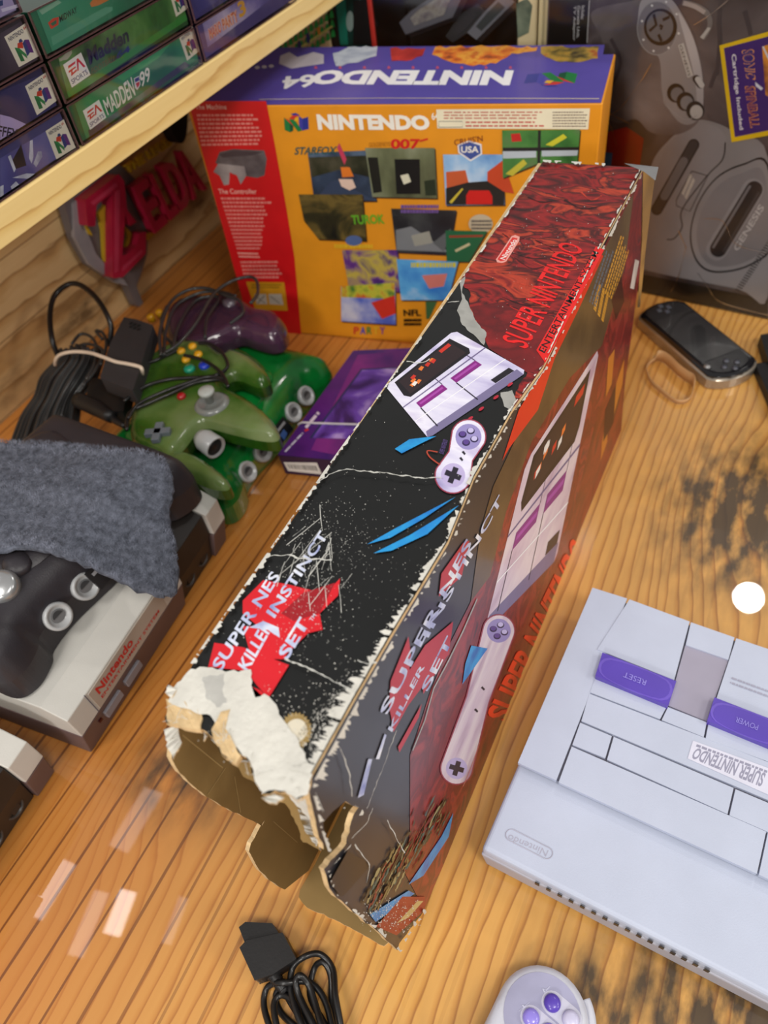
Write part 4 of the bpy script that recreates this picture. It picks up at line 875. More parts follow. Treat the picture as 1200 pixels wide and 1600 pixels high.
game(.272, zr[2], ink(40, 34, 46), 'dark boxed game with square logo badge, third in the nearest stack', d_dark)
game(.272, zr[3], ink(120, 112, 150), 'pale lilac boxed game at the top left corner of the picture', d_top)
game(.4565, zr[0], ink(24, 100, 62), 'green boxed game marked 99 at the bottom of the middle stack', d_m99)
game(.4565, zr[1], ink(40, 84, 40), 'grass-green boxed game marked 64, second in the middle stack', d_m64)
game(.4565, zr[2], ink(36, 110, 80), 'teal boxed game with a red round emblem, third in the middle stack', d_mid)
game(.641, zr[0], ink(90, 80, 130), 'violet boxed game with red and orange lettering ending in 3', d_party)
game(.641, zr[1], ink(70, 64, 120), 'plain violet boxed game lying on the one with lettering ending in 3', d_vio)

# ================================================================ LETTER SIGN LEANING ON THE WALL
SZ = XT(-.838); gr = mat('shield_grey', (104, 98, 100), .45, coat=.3, bump=.3, bs=60); crim = mat('crimson_plastic', (176, 30, 62), .3, coat=.5, var=.08); yel = mat('sign_yellow', (206, 170, 40), .45)
sg_ = root('letter_sign', (-.845, .66, 0), 'crimson relief letter sign with grey shield leaning on the plank wall', 'sign')
OZ = (-.845, .66, 0)
def slabz(name, x, th, polys, m, bev=.001, lab=None):
    b = MB()
    for q in polys: b.slab([on(p, XT(x)) for p in q], (1, 0, 0), th, m)
    o = b.build(name, sg_, OZ, bevel=bev)
    if lab: o['label'] = lab
    return o
slabz('shield', -.846, .014, [ZB(300, 950, 520, 780, 560, 770, 700, 900, 690, 1190, 660, 1290, 640, 1340, 678, 1440, 670, 1452, 640, 1430, 600, 1345, 540, 1320, 420, 1240, 350, 1120)], gr, .003)
slabz('shield_rim', -.842, .006, [ZB(345, 950, 520, 820, 540, 835, 390, 955, 400, 1060, 450, 1190, 540, 1290, 580, 1310, 600, 1340, 540, 1325, 420, 1240, 350, 1110)], mat('shield_light', (150, 146, 150), .4, coat=.4), .002)
slabz('yellow_emblem', -.840, .005, [ZB(378, 960, 398, 965, 410, 1060, 436, 1105, 415, 1098, 385, 1020), ZB(462, 1000, 500, 950, 520, 960, 515, 1090, 510, 1240, 488, 1225, 480, 1080), ZB(585, 1060, 635, 1110, 590, 1160, 600, 1110)], yel)
slabz('letter', -.826, .020, [ZB(400, 938, 556, 815, 583, 850, 596, 985, 640, 1040, 610, 1060, 590, 1000, 572, 1200, 600, 1190, 640, 1150, 655, 1092, 686, 1085, 684, 1190, 575, 1300, 530, 1305, 528, 1100, 528, 905, 452, 960, 448, 1060, 412, 1062)], crim, .003, 'large crimson letter Z')
slabz('letter_groove', -.8255, .003, [ZB(425, 950, 545, 855, 552, 872, 440, 962), ZB(540, 900, 562, 890, 556, 1270, 538, 1280), ZB(575, 1250, 665, 1170, 668, 1185, 575, 1272)], mat('crimson_light', (196, 60, 90), .3, coat=.5), .001)
for txt, t0, t1 in (('E', 0, .25), ('L', .29, .47), ('D', .50, .74), ('A', .74, 1.0)):
    q = (695+245*t0, 1090-210*t0, 695+245*t1, 1090-210*t1, 588+262*t0, 875-195*t0, 588+262*t1, 875-195*t1)
    b = MB(); a = Art(b, XT(-.842), 0); q = ZB(*q); a.text(txt, q[0], q[1], q[2], crim, .02, ex=.014, tr=q[3]); b.build('letter', sg_, OZ)
b = MB(); a = Art(b, XT(-.842), 0); a.text('THE LEGEND', *ZB(588, 815, 850, 640, 575, 775), yel, .02, ex=.006, tr=ZB(830, 600)[0]); b.build('small_lettering', sg_, OZ)
b = MB(); a = Art(b, XT(-.842), 0); a.rows(*ZB(690, 1135, 830, 1010, 685, 1095), 1, yel, .8, rag=0, word=.1); b.build('lower_lettering', sg_, OZ)
# black pouch hanging beside the sign
b = MB(); pb = mat('matt_black', (20, 19, 20), .7)
P = smoothline([on(p, XT(-.80)) for p in ZB(800, 560, 870, 500, 880, 560, 872, 640, 850, 672, 820, 640)], 5, True); b.slab(P, (1, 0, 0), .02, pb)
tag(b.build('black_pouch', org=(-.81, .86, .15), bevel=.004), 'small black pouch hanging under the shelf beside the orange and red box', 'pouch')
# ================================================================ GREY CONSOLE (right front)
Z8 = zm(740, 900, 2.285)
gtop = mat('console_grey', (188, 196, 216), .5, var=.015, bump=.12, bs=900); gside = mat('console_side_grey', (176, 176, 188), .5, var=.02, bump=.15, bs=700)
gdark = mat('console_gap', (96, 94, 106), .7); gpan = mat('console_panel_grey', (158, 154, 172), .5, var=.02); purp = mat('button_purple', (88, 66, 176), .32, coat=.3, var=.03); purl = mat('button_purple_light', (106, 84, 192), .35, coat=.3)
A_ = onz((925, 920), .05); N_ = onz((751, 1327), .044); e1 = np.array([.998, -.057, 0]); e2 = A_-N_; e2[2] = 0; Lc = np.linalg.norm(e2); e2 /= Lc
N0_ = np.array([N_[0], N_[1], 0]); WC = .215
CS = root('grey_game_console', N0_+e1*.1+e2*.12, 'light grey console with two purple slide buttons, lying on the right of the table', 'game console'); OC = tuple(N0_+e1*.1+e2*.12)
def cq(x0, x1, y0, y1, z): return [N0_+e1*x+e2*y+zz*z for x, y in ((x0, y0), (x1, y0), (x1, y1), (x0, y1))]
b = MB(); b.hexa(cq(.003, WC-.003, .001, Lc-.004, .010), cq(.0, WC, -.0004, Lc, .034), gside)
b.hexa(cq(.02, WC-.03, .012, Lc-.02, .002), cq(.02, WC-.03, .012, Lc-.02, .014), gdark)
b.build('lower_shell', CS, OC, bevel=.0015)
b = MB(); sy = .0715; b.hexa(cq(0, WC, 0, sy+.003, .0335), cq(.0008, WC-.0008, .0015, sy+.003, .0435), gtop); o = b.build('rear_deck', CS, OC, bevel=.003, seg=3)
b = MB(); b.hexa(cq(.0005, WC-.0005, sy+.0005, Lc, .0335), cq(.0008, WC-.0008, sy+.001, Lc-.001, .0485), gdark); b.build('inner_shell', CS, OC, bevel=.001)
for x, y in ((.03, .03), (.18, .03), (.03, .22), (.18, .22)):
    b = MB(); c = N0_+e1*x+e2*y; b.lathe(c, (0, 0, 1), [(.008, 0), (.008, .013)], gdark, 16); b.build('rubber_foot', CS, OC)
panels = [(425, 40, 549, 79, 295, 731, 157, 668), (556, 82, 773, 162, 717, 373, 440, 262), (775, 164, 933, 219, 911, 300, 756, 246), (937, 221, 1290, 340, 1230, 600, 866, 436),
          (434, 362, 692, 465, 667, 512, 414, 415), (693, 467, 834, 522, 823, 576, 670, 514), (838, 524, 1290, 690, 1275, 745, 827, 580), (412, 419, 1280, 752, 1250, 884, 383, 517),
          (380, 522, 495, 571, 471, 652, 351, 603), (499, 573, 930, 757, 908, 851, 475, 655), (934, 760, 1250, 893, 1225, 990, 912, 854), (349, 608, 1046, 913, 1013, 1064, 302, 736), (1050, 915, 1230, 996, 1200, 1150, 1017, 1067)]
hts = [.0512, .0520, .0520, .0520, .0516, .0516, .0516, .0514, .0512, .0512, .0512, .0512, .0512]
b = MB()
def shr(P): c = np.mean(np.array(P), 0); return [tuple(np.array(p)+(c-np.array(p))/np.linalg.norm(c-np.array(p))*.7) for p in P]
for q, h in zip(panels, hts): b.slab([on(p, ZT(h)) for p in shr(Z8(*q))], (0, 0, 1), .0035, gtop)
b.build('top_cover', CS, OC, bevel=.0005)
b = MB(); b.slab([on(p, ZT(.0505)) for p in Z8(756, 247, 909, 301, 834, 520, 696, 463)], (0, 0, 1), .002, gpan); b.build('eject_panel', CS, OC, bevel=.0005)
def slide(q, label, txt):
    c = np.mean(np.array(q), 0)
    b = MB(); b.slab([on(p, ZT(.0565)) for p in q], (0, 0, 1), .006, purp); o = b.build('slide_button', CS, OC, bevel=.0012); o['label'] = label
    b = MB(); ins = [tuple(c+(np.array(p)-c)*np.array([.80, .80])) for p in q]; P = [on(p, ZT(.0568)) for p in smoothline(ins, 5, True)]; b.slab(P, (0, 0, 1), .0008, purl)
    ins = [tuple(c+(np.array(p)-c)*np.array([.74, .72])) for p in q]; P = [on(p, ZT(.0570)) for p in smoothline(ins, 5, True)]; b.slab(P, (0, 0, 1), .0008, purp)
    a = Art(b, ZT(.0572)); d = (np.array(q[1])-np.array(q[0])); w = (np.array(q[3])-np.array(q[0])); m0 = c+d*.14+w*.0; m1 = c-d*.16
    a.text(txt, tuple(m0-w*.10), tuple(m1-w*.10), tuple(m0+w*.12), ink(150, 140, 226)); b.build('grip_recess', o, OC, bevel=.0003)
q = Z8(460, 273, 724, 375, 695, 464, 434, 357); slide(q, 'purple slide button nearer the torn box', 'RESET')
dq = np.array(Z8(400, 160)[0])-np.array(Z8(0, 0)[0]); slide([tuple(np.array(p)+dq) for p in q], 'purple slide button at the right picture edge', 'POWER')
b = MB(); a = Art(b, ZT(.0515))
a.poly(Z8(783, 588, 1062, 690, 1070, 790, 764, 652), ink(218, 219, 236)); gi = ink(150, 150, 172)
a.text('SUPER NINTENDO', *Z8(1045, 704, 796, 612, 1026, 754), gi, .03, tr=Z8(774, 650)[0]); a.rows(*Z8(1050, 694, 795, 598, 1046, 706), 1, gi, .7, rag=0, tr=Z8(790, 610)[0])
b.build('logo_print', CS, OC)
b = MB(); a = Art(b, ZT(.0522)); a.rows(*Z8(1120, 460, 915, 385, 1122, 450), 1, ink(160, 160, 180), .6, rag=0); a.rows(*Z8(1130, 446, 918, 368, 1132, 436), 1, ink(160, 160, 180), .6, rag=0)
b.build('fine_print', CS, OC)
b = MB(); a = Art(b, ZT(.0436), .0001); c0, c1_ = Z8(135, 925)[0], Z8(262, 990)[0]; c0 = np.array(c0); c1_ = np.array(c1_); d = c1_-c0; d /= np.linalg.norm(d); w = np.array([-d[1], d[0]]); r = 9
L_ = [tuple(c0+r*(-d*math.cos(t)+w*math.sin(t))) for t in np.linspace(-1.57, 1.57, 9)]+[tuple(c1_+r*(d*math.cos(t)-w*math.sin(t))) for t in np.linspace(-1.57, 1.57, 9)]; b.tube([on(p, ZT(.0437)) for p in L_], .0004, mat('emboss_grey', (176, 176, 192), .5), 6, 1, True)
a.text('Nintendo', *Z8(268, 980, 128, 922, 258, 1002), ink(172, 172, 190), .0); b.build('oval_emblem', CS, OC)
b = MB(); vp = surf3(N0_-e2*.0004+zz*.034, N0_-e2*.0004+e1*.2+zz*.034, N0_+e2*.001+e1*.1+zz*.010); slot = ink(40, 36, 34)
v0 = np.array(Z8(227, 1098)[0]); v1 = np.array(Z8(832, 1407)[0])
for i in range(16):
    c = on(v0+(v1-v0)*i/15, vp); dn = np.array([0, 0, -1.])+e2*.05; dn /= np.linalg.norm(dn); nn = vp[1]
    P = [c+nn*.0006+e1*sx*.0016+dn*sy_*.0030 for sx, sy_ in ((-1, -1), (1, -1), (1, 1), (-1, 1))]; b.slab(P, nn, .0006, slot)
b.build('vent_slots', CS, OC)

# ================================================================ GREY CONTROLLER (bottom edge)
cc = onz((848, 1586), .018); c1 = np.array([cc[0], cc[1]-.001]); dv = np.array([-.30, -.954]); c2 = c1+dv*.088; pw = np.array([-dv[1], dv[0]])
def dog(e, r=.0305):
    o_ = [c1+(r+e)*(-dv*math.cos(t)+pw*math.sin(t)) for t in np.linspace(-1.75, 1.75, 21)]; o_ += [c1*.5+c2*.5+pw*(r*.78+e)]
    o_ += [c2+(r+e)*(dv*math.cos(t)-pw*math.sin(t))*1.0 for t in np.linspace(-1.75, 1.75, 21)]; o_ += [c1*.5+c2*.5-pw*(r*.78+e)]; return o_
GP = root('grey_controller', (c1[0], c1[1], 0), 'grey and lavender game controller cut off by the bottom edge', 'controller'); OG = (c1[0], c1[1], 0)
ctg = mat('pad_shell_grey', (198, 200, 212), .45, var=.02, bump=.1, bs=800)
b = MB(); b.puffy(dog(0), .002, .013, .0055, .006, ctg, .003); b.build('shell', GP, OG)
b = MB(); b.puffy(ell(c1[0], c1[1], .0255, .0255, n=40), .015, .0188, .0004, .001, mat('pad_face', (160, 160, 188), .5), .004)
b.build('face_disc', GP, OG)
for s_ in (-1,):
    b = MB(); q = [c1+(.0325)*(-dv*math.cos(t)+pw*math.sin(t)) for t in np.linspace(.5, 1.35, 8)]; b.tube([(p[0], p[1], .009) for p in q], .0035, ctg, 8, 3); b.build('shoulder_button', GP, OG)
cl = [(863, 1567, purp, 'dark purple button'), (830, 1590, mat('button_lavender', (146, 132, 224), .3, coat=.5), 'lavender button')]
b = MB()
for (p0, p1) in (((863, 1567), (892, 1592)), ((830, 1590), (858, 1614))):
    w0, w1 = onz(p0, .019), onz(p1, .019); dd = (w1-w0)[:2]; dd /= np.linalg.norm(dd); ww = np.array([-dd[1], dd[0]]); r = .0072
    o_ = [w0[:2]+r*(-dd*math.cos(t)+ww*math.sin(t)) for t in np.linspace(-1.57, 1.57, 10)]+[w1[:2]+r*(dd*math.cos(t)-ww*math.sin(t)) for t in np.linspace(-1.57, 1.57, 10)]
    b.puffy(o_, .017, .0194, .0003, .001, mat('pad_slot', (196, 196, 214), .5), .003)
b.build('button_surround', GP, OG)
for x, y, m_, lb in cl+[(892, 1593, mat('button_pale', (200, 198, 226), .3), 'pale button'), (858, 1614, cl[1][2], 'lavender button')]:
    p = onz((x, y), .021); b = MB(); b.lathe((p[0], p[1], .017), (0, 0, 1), [(.0056, 0), (.0056, .004), (.005, .0056), (.003, .0064), (.0006, .0067)], m_, 20); b.build('button', GP, OG)['label'] = lb
b = MB(); a = Art(b, ZT(.0193)); a.text('X', (829, 1565), (815, 1571), (823, 1575), ink(196, 198, 220)); a.text('A', (860, 1541), (847, 1545), (857, 1549), ink(196, 198, 220)); b.build('letter_print', GP, OG)

# ================================================================ BLACK LEAD WITH PLUG (bottom edge)
Z12 = zm(340, 1400, 1.935); bkp = mat('black_plastic', (30, 29, 30), .45, var=.1, bump=.1, bs=500); bkc = mat('black_cable', (26, 25, 26), .38, coat=.2)
p0 = onz((410, 1500), .01); AV = root('black_cable_lead', (p0[0], p0[1], 0), 'coiled black lead with rectangular plug at the bottom edge of the table', 'cable'); OA = (p0[0], p0[1], 0)
b = MB(); b.slab([on(p, ZT(.019)) for p in Z12(66, 156, 86, 134, 196, 110, 238, 190, 168, 236, 112, 256)], (0, 0, 1), .015, bkp); b.build('plug', AV, OA, bevel=.0015)
b = MB(); b.slab([on(p, ZT(.017)) for p in Z12(64, 94, 84, 78, 165, 82, 186, 114, 84, 146)], (0, 0, 1), .012, bkp); b.build('plug_tip', AV, OA, bevel=.001)
b = MB(); q = Z12(165, 232, 205, 290); b.tube([onz(q[0], .010), onz(((q[0][0]+q[1][0])/2, (q[0][1]+q[1][1])/2), .010), onz(q[1], .008)], [.0048, .004, .0032], bkp, 10, 3)
for t in np.linspace(.1, .9, 6): c = onz(q[0], .010)*(1-t)+onz(q[1], .008)*t; b.lathe(c, onz(q[1], .008)-onz(q[0], .010), [(.0052-.0014*t, -.0007), (.0052-.0014*t, .0007)], bkp, 12)
b.build('strain_relief', AV, OA)
b = MB()
for z, q in ((.004, (200, 285, 232, 340, 270, 400, 300, 470)), (.012, (300, 470, 250, 380, 222, 290, 226, 220, 262, 184, 310, 176, 348, 220, 356, 300, 372, 390, 384, 480)), (.007, (380, 470, 320, 380, 280, 300, 292, 220, 320, 200, 342, 240, 345, 320, 352, 400, 352, 480)),
             (.016, (352, 470, 318, 400, 296, 330, 276, 270, 250, 240, 236, 260, 250, 310, 290, 390, 330, 470)), (.004, (330, 480, 240, 400, 190, 350, 176, 300, 200, 270, 220, 300, 260, 350, 300, 420, 320, 480)), (.005, (200, 470, 160, 400, 140, 330, 148, 280, 176, 262)), (.012, (176, 262, 206, 262, 280, 262, 330, 330, 360, 480)), (.009, (210, 470, 178, 390, 172, 320, 200, 300, 240, 340, 262, 470))):
    k = Z12(*q); b.tube([onz(p, z+.003*math.sin(i*1.9)) for i, p in enumerate(k)], .0023, bkc, 8, 6)
b.build('cord', AV, OA)

# ================================================================ FRONT-LOADING CONSOLES (left)
nl = mat('nes_light', (204, 202, 196), .5, var=.02, bump=.1, bs=800); ntan = mat('nes_shaded_grey', (176, 164, 152), .5, var=.02, bump=.1, bs=800); nbr = mat('nes_dark', (104, 86, 86), .5, var=.04, bump=.12, bs=700); nbk = mat('nes_black', (34, 29, 27), .45, var=.1)
def nes():
    r = root('front_loading_console', (0, 0, 0), '', 'game console'); W_ = .256
    def pr(prof, y0, y1, m): 
        b = MB(); P = [(x, y0, z) for x, z in prof]; Q = [(x, y1, z) for x, z in prof]; k = len(P)
        b.add(P+Q, [tuple(range(k)), tuple(range(k, 2*k))[::-1]]+[(i, k+i, k+(i+1) % k, (i+1) % k) for i in range(k)], m); return b
    up = [(-.205, .044), (-.205, .086), (-.022, .086), (0, .074), (0, .044)]
    lo = [(-.200, .002), (-.205, .042), (-.001, .042), (-.012, .002)]
    pr(up, 0, .168, nl).build('upper_shell', r, bevel=.001)
    pr(up, .232, W_, nl).build('end_shell', r, bevel=.001)
    pr([(-.205, .044), (-.205, .086), (-.05, .086), (-.05, .044)], .168, .232, nl).build('rear_shell', r, bevel=.001)
    pr([(-.052, .044), (-.052, .0835), (-.024, .0835), (-.004, .074), (-.004, .044)], .169, .231, nbk).build('black_bridge', r, bevel=.0006)
    pr(lo, 0, .168, nbr).build('lower_shell', r, bevel=.001); pr(lo, .232, W_, nbr).build('lower_end', r, bevel=.001)
    pr([(-.198, .002), (-.198, .043), (-.006, .043), (-.016, .002)], .169, .231, nbk).build('port_panel', r, bevel=.0006)
    for y in (.187, .214):
        b = MB(); b.lathe((-.0135, y, .022), (1, 0, .27), [(.0098, -.002), (.0098, .0014), (.0078, .0014), (.0074, -.001)], mat('port_black', (62, 56, 52), .4), 24); b.box((-.0125, y, .022), (.004, .009, .009), nbk); b.build('controller_port', r)
    b = MB(); b.box((.0006, .083, .059), (.0012, .112, .026), ntan); o = b.build('flap_plate', r, bevel=.0004)  # shade of the upright front face is put into this plate's colour
    b = MB(); a = Art(b, (np.array([.0013, 0, 0]), np.array([1., 0, 0])), .0001); rd = ink(196, 44, 44)
    def T(s_, y0, y1, z0, z1, bo):
        v, f = glyphs(s_, bo); b.add([(.0015, y0+(y1-y0)*q[0], z0+(z1-z0)*q[1]) for q in v], f, rd)
    T('Nintendo', .034, .088, .0590, .0690, .03); T('ENTERTAINMENT SYSTEM', .034, .128, .0520, .0560, .02); b.build('red_logo', r)
    b = MB(); 
    b.box((.0002, .0245, .060), (.0008, .0007, .03), gdark); b.build('flap_seam', r)
    for y, lb in ((.040, 'left grey push button'), (.072, 'right grey push button')):
        b = MB(); b.box((-.0035, y, .0285), (.006, .024, .0095), mat('push_grey', (132, 128, 134), .45)); b.build('push_button', r, bevel=.0006)['label'] = lb
    b = MB(); b.box((-.004, .022, .030), (.003, .004, .003), mat('led_dark', (60, 10, 10), .3)); b.build('indicator_light', r)
    return r
def dupe(r, **k):
    c = r.copy(); COL.objects.link(c)
    for ch in list(r.children):
        d = ch.copy(); COL.objects.link(d); d.parent = c
        for g_ in ch.children: e_ = g_.copy(); COL.objects.link(e_); e_.parent = d
    return c
n1 = nes(); n1.location = (-.414, .102, 0); n1.rotation_euler = (0, 0, math.radians(4.5)); n1['label'] = 'grey front-loading console with red lettering, beneath the charcoal console'; n1['group'] = 'front-loading consoles on the left'
n2 = dupe(n1); n2.location = (-.412, -.180, 0); n2.rotation_euler = (0, 0, math.radians(5)); n2['label'] = 'grey front-loading console at the lower left edge, only its port end in view'

# ================================================================ ROUNDED CONSOLES (charcoal, clear green)
def console64(name, label, shell, inner, portm, loc, rz, ports, badge_m, trans=False, rr_=.042, swm=None):
    r = root(name, loc, label, 'game console'); r.rotation_euler = (0, 0, rz); W_ = .26
    ol = smoothline([(-.19, .012), (-.178, 0), (-.10, .0), (-.03, .001), (-.006, .006), (0, .022), (-.006, .042), (-.014, .052), (-.017, .08), (-.014, .112), (-.012, .13), (-.014, .148), (-.017, .18), (-.014, .208), (-.006, .218), (0, .238), (-.006, .254), (-.03, .259), (-.10, .26), (-.178, .26), (-.19, .248), (-.192, .13)], 4, True)
    b = MB(); b.puffy(ol, .002, .028, .036, rr_, shell, .005); b.build('shell', r)
    mid = smoothline([(-.165, .05), (-.12, .04), (-.075, .055), (-.04, .085), (-.034, .13), (-.04, .175), (-.075, .205), (-.12, .22), (-.165, .21)], 4, True)
    b = MB(); b.puffy(mid, .05, .064, .007, .014, shell, .006); b.build('raised_top', r)
    b = MB(); b.box((-.095, .13, .0735), (.026, .11, .003), inner); b.build('cartridge_door', r, bevel=.001)
    for y in (.085, .175):
        b = MB(); b.lathe((-.052, y, .060), (.3, 0, 1), [(.012, 0), (.012, .010), (.010, .013), (.003, .014)], swm or shell, 20); b.build('switch', r)
    for y in ports:
        b = MB(); ax = (.86, 0, .5); c = np.array([-.0115, y, .030]); n_ = np.array(ax)/np.linalg.norm(ax)
        b.lathe(c, ax, [(.0125, -.006), (.0125, .001), (.0115, .0022), (.0095, .0022), (.009, .0008)], portm, 28)
        up = np.array([-.5, 0, .86]); sd = np.array([0, 1., 0])
        P = [c+n_*.0014+sd*.0066*math.cos(t)+up*.0066*math.sin(t)*(1 if math.sin(t) > 0 else .75) for t in np.linspace(0, 2*math.pi, 20)[:-1]]
        b.slab(P, n_, .001, mat('port_inner', (110, 110, 112), .4)); P = [c+n_*.0022+sd*.0052*math.cos(t)+up*.0052*math.sin(t) for t in np.linspace(.2, math.pi-.2, 10)]; b.slab(P, n_, .001, mat('port_hole', (60, 60, 62), .4))
        b.build('controller_port', r)
    b = MB(); c = np.array([-.0095, .13, .030]); n_ = np.array([.86, 0, .5]); up = np.array([-.5, 0, .86]); sd = np.array([0, 1., 0])
    P = [c+n_*.003+sd*x+up*y for x, y in ((-.018, -.010), (.018, -.010), (.018, .010), (-.018, .010))]; b.slab(P, n_, .003, badge_m)
    P = [c+n_*.0036+sd*x+up*y for x, y in ((-.004, -.009), (.006, -.007), (.006, .000), (-.004, -.001))]; b.slab(P, n_, .001, ink(60, 90, 150)); P = [c+n_*.0036+sd*x+up*y for x, y in ((-.014, .003), (.014, .003), (.014, .006), (-.014, .006))]; b.slab(P, n_, .001, ink(150, 150, 156))
    b.build('badge', r); return r
chs = mat('charcoal_shell', (52, 49, 54), .42, var=.04, bump=.15, bs=700); chd = mat('charcoal_dark', (34, 32, 34), .5)
portg = mat('port_grey', (178, 180, 182), .35, coat=.3)
ch = console64('charcoal_console', 'charcoal game console with grey round sockets stacked under the towel', chs, chd, portg, (-.449, .094, .087), math.radians(-3), (.072, .106, .16, .192), chd, rr_=.026)
grs = mat('clear_green', (14, 128, 52), .2, trans=.25, coat=.5, var=.3, vs=14, ior=1.3); grd = mat('green_inner', (8, 70, 26), .4)
gc = console64('clear_green_console', 'see-through green game console beside the small purple box', grs, grd, portg, (-.447, .372, 0), math.radians(0), (.062, .096, .168, .200), mat('badge_black', (18, 20, 26), .3), rr_=.034)
b = MB(); b.box((-.10, .13, .022), (.14, .20, .03), mat('circuit_green', (6, 60, 24), .6, var=.3, vs=80)); b.build('circuit_board', gc)

# three-pronged controllers
cgm = mott('clear_olive', [(34, 66, 18), (64, 104, 34), (112, 138, 76), (136, 152, 104)], 11, rough=.2, coat=.5); cgm.node_tree.nodes['Principled BSDF'].inputs['Transmission Weight'].default_value = .25; cgm.node_tree.nodes['Principled BSDF'].inputs['IOR'].default_value = 1.3; cgd = mat('clear_olive_deep', (44, 84, 20), .2, trans=.3, coat=.5, var=.3, vs=20)
ZQ = zm(0, 420, 2.222)
def prong(name, label, outline, z, top, side, org, dome=.013, zf=None):
    r = root(name, org, label, 'controller')
    o_ = [tuple(onz(p, z)[:2]) for p in smoothline(outline, 4, True)]
    b = MB(); b.puffy(o_, z-.022, z-.008, dome, .014, side, .004, mt=top, zf=zf); b.build('shell', r, org); return r
og = (-.53, .48, .075); zc = .098
c3 = prong('three_pronged_controller', 'clear lime-green controller lying on the green console', ZQ((445, 560), (460, 470), (480, 380), (500, 320), (560, 270), (640, 245), (720, 255), (770, 290), (800, 275), (870, 300), (925, 350), (930, 385), (890, 395), (820, 370), (770, 395), (790, 415), (860, 445), (930, 500), (965, 555), (955, 580), (900, 580), (800, 558), (720, 538), (680, 550), (640, 600), (610, 640), (650, 640), (720, 670), (785, 720), (785, 750), (730, 748), (660, 720), (600, 690), (540, 640), (480, 610)) if 0 else [(x/2.222, 420+y/2.222) for x, y in ((445, 560), (460, 470), (480, 380), (500, 320), (560, 270), (640, 245), (720, 255), (770, 290), (800, 275), (870, 300), (925, 350), (930, 385), (890, 395), (820, 370), (775, 395), (800, 415), (860, 445), (930, 500), (965, 555), (955, 580), (900, 580), (800, 558), (720, 538), (680, 550), (640, 600), (612, 636), (650, 630), (720, 665), (785, 720), (785, 750), (730, 748), (660, 720), (600, 690), (540, 640), (480, 610))], zc, cgm, cgd, og)
def lat(parent, org, px, z, prof, m, name, lab=None, ax=(0, 0, 1)):
    p = onz(px, z); b = MB(); b.lathe((p[0], p[1], z), ax, prof, m, 22); o = b.build(name, parent, org)
    if lab: o['label'] = lab
    return p
by = mat('button_yellow', (230, 170, 30), .3, coat=.5)
bt = [(0, 0), (.0052, 0), (.0052, .003), (.0040, .005), (.001, .0058)][1:]
zt = .102
for x, y in ((630, 290), (670, 274), (690, 302), (648, 320)): lat(c3, og, ZQ(x, y)[0], zt, bt, by, 'button', 'yellow button')
lat(c3, og, ZQ(712, 340)[0], zt, [(.0068, 0), (.0068, .003), (.0055, .005), (.001, .006)], mat('button_blue', (30, 60, 190), .3, coat=.5), 'button', 'blue button')
lat(c3, og, ZQ(660, 352)[0], zt, [(.0068, 0), (.0068, .003), (.0055, .005), (.001, .006)], mat('button_teal', (20, 150, 120), .3, coat=.5), 'button', 'teal button')
lat(c3, og, ZQ(632, 448)[0], zt, bt, mat('button_red', (170, 20, 30), .3, coat=.5), 'button', 'red button')
lat(c3, og, ZQ(738, 475)[0], .100, [(.020, 0), (.020, .003), (.016, .006), (.0145, .0062), (.013, .004)], mat('stick_well', (130, 134, 132), .25, coat=.6), 'stick_collar')
lat(c3, og, ZQ(730, 462)[0], .104, [(.0045, 0), (.0045, .010), (.0085, .012), (.0092, .015), (.0085, .017), (.002, .0172)], mat('stick_grey', (176, 180, 176), .4), 'thumb_stick')
b = MB(); p = onz(ZQ(550, 572)[0], .104); 
for rz in (.45, .45+math.pi/2): b.box((p[0], p[1], .1055), (.028, .0088, .006), mat('dpad_grey', (104, 112, 120), .4, coat=.3), rz)
b.build('direction_pad', c3, og, bevel=.0008)
# grey plug lying between the prongs
b = MB(); p = onz(ZQ(735, 612)[0], .088); ax = (.92, -.25, -.1); b.lathe(p-np.array(ax)*.02, ax, [(.009, 0), (.0125, .008), (.013, .026), (.0118, .027), (.010, .022)], portg, 24); b.lathe(p-np.array(ax)*.02, ax, [(.0095, .02), (.0095, .0245)], bkp, 20)
tag(b.build('controller_plug', org=(p[0], p[1], .07)), 'grey round controller plug lying between the prongs of the lime-green controller', 'plug')
# purple see-through controller
cpm = mat('clear_purple', (84, 54, 78), .2, trans=.35, coat=.7, var=.2, vs=20, ior=1.3); op = (-.60, .64, .07)
cp = prong('three_pronged_controller', 'see-through purple controller between the plank wall and the orange box', [(258, 510), (262, 485), (285, 468), (330, 462), (365, 462), (385, 472), (400, 482), (430, 488), (446, 505), (440, 524), (420, 530), (395, 524), (372, 518), (340, 532), (300, 542), (268, 532)], .094, cpm, cpm, op, dome=.016)
for x, y, m_ in ((307, 480, mat('button_red', (170, 20, 30))), (277, 484, mat('button_green', (30, 110, 70), .3))): lat(cp, op, (x, y), .094, bt, m_, 'button')
lat(cp, op, (362, 482), .094, [(.013, 0), (.013, .004), (.009, .008), (.009, .014), (.002, .015)], mat('stick_well_dark', (90, 80, 92), .3, coat=.5), 'thumb_stick')
for x, y in ((236, 497), (249, 490)): lat(cp, op, (x, y), .088, [(.0052, -.004), (.0052, .003), (.0040, .005), (.001, .0058)], by, 'button', 'yellow button')
def cord(name, paths, r, m, par, org):
    b = MB()
    for zs_, q in paths: b.tube([onz(p, zs_ if not hasattr(zs_, '__len__') else zs_[i]) for i, p in enumerate(q)], r, m, 7, 6)
    return b.build(name, par, org)
kc = mat('grey_cable', (48, 49, 50), .35, coat=.4)
P = lambda *a: [(a[i]/2.222, 420+a[i+1]/2.222) for i in range(0, len(a), 2)]
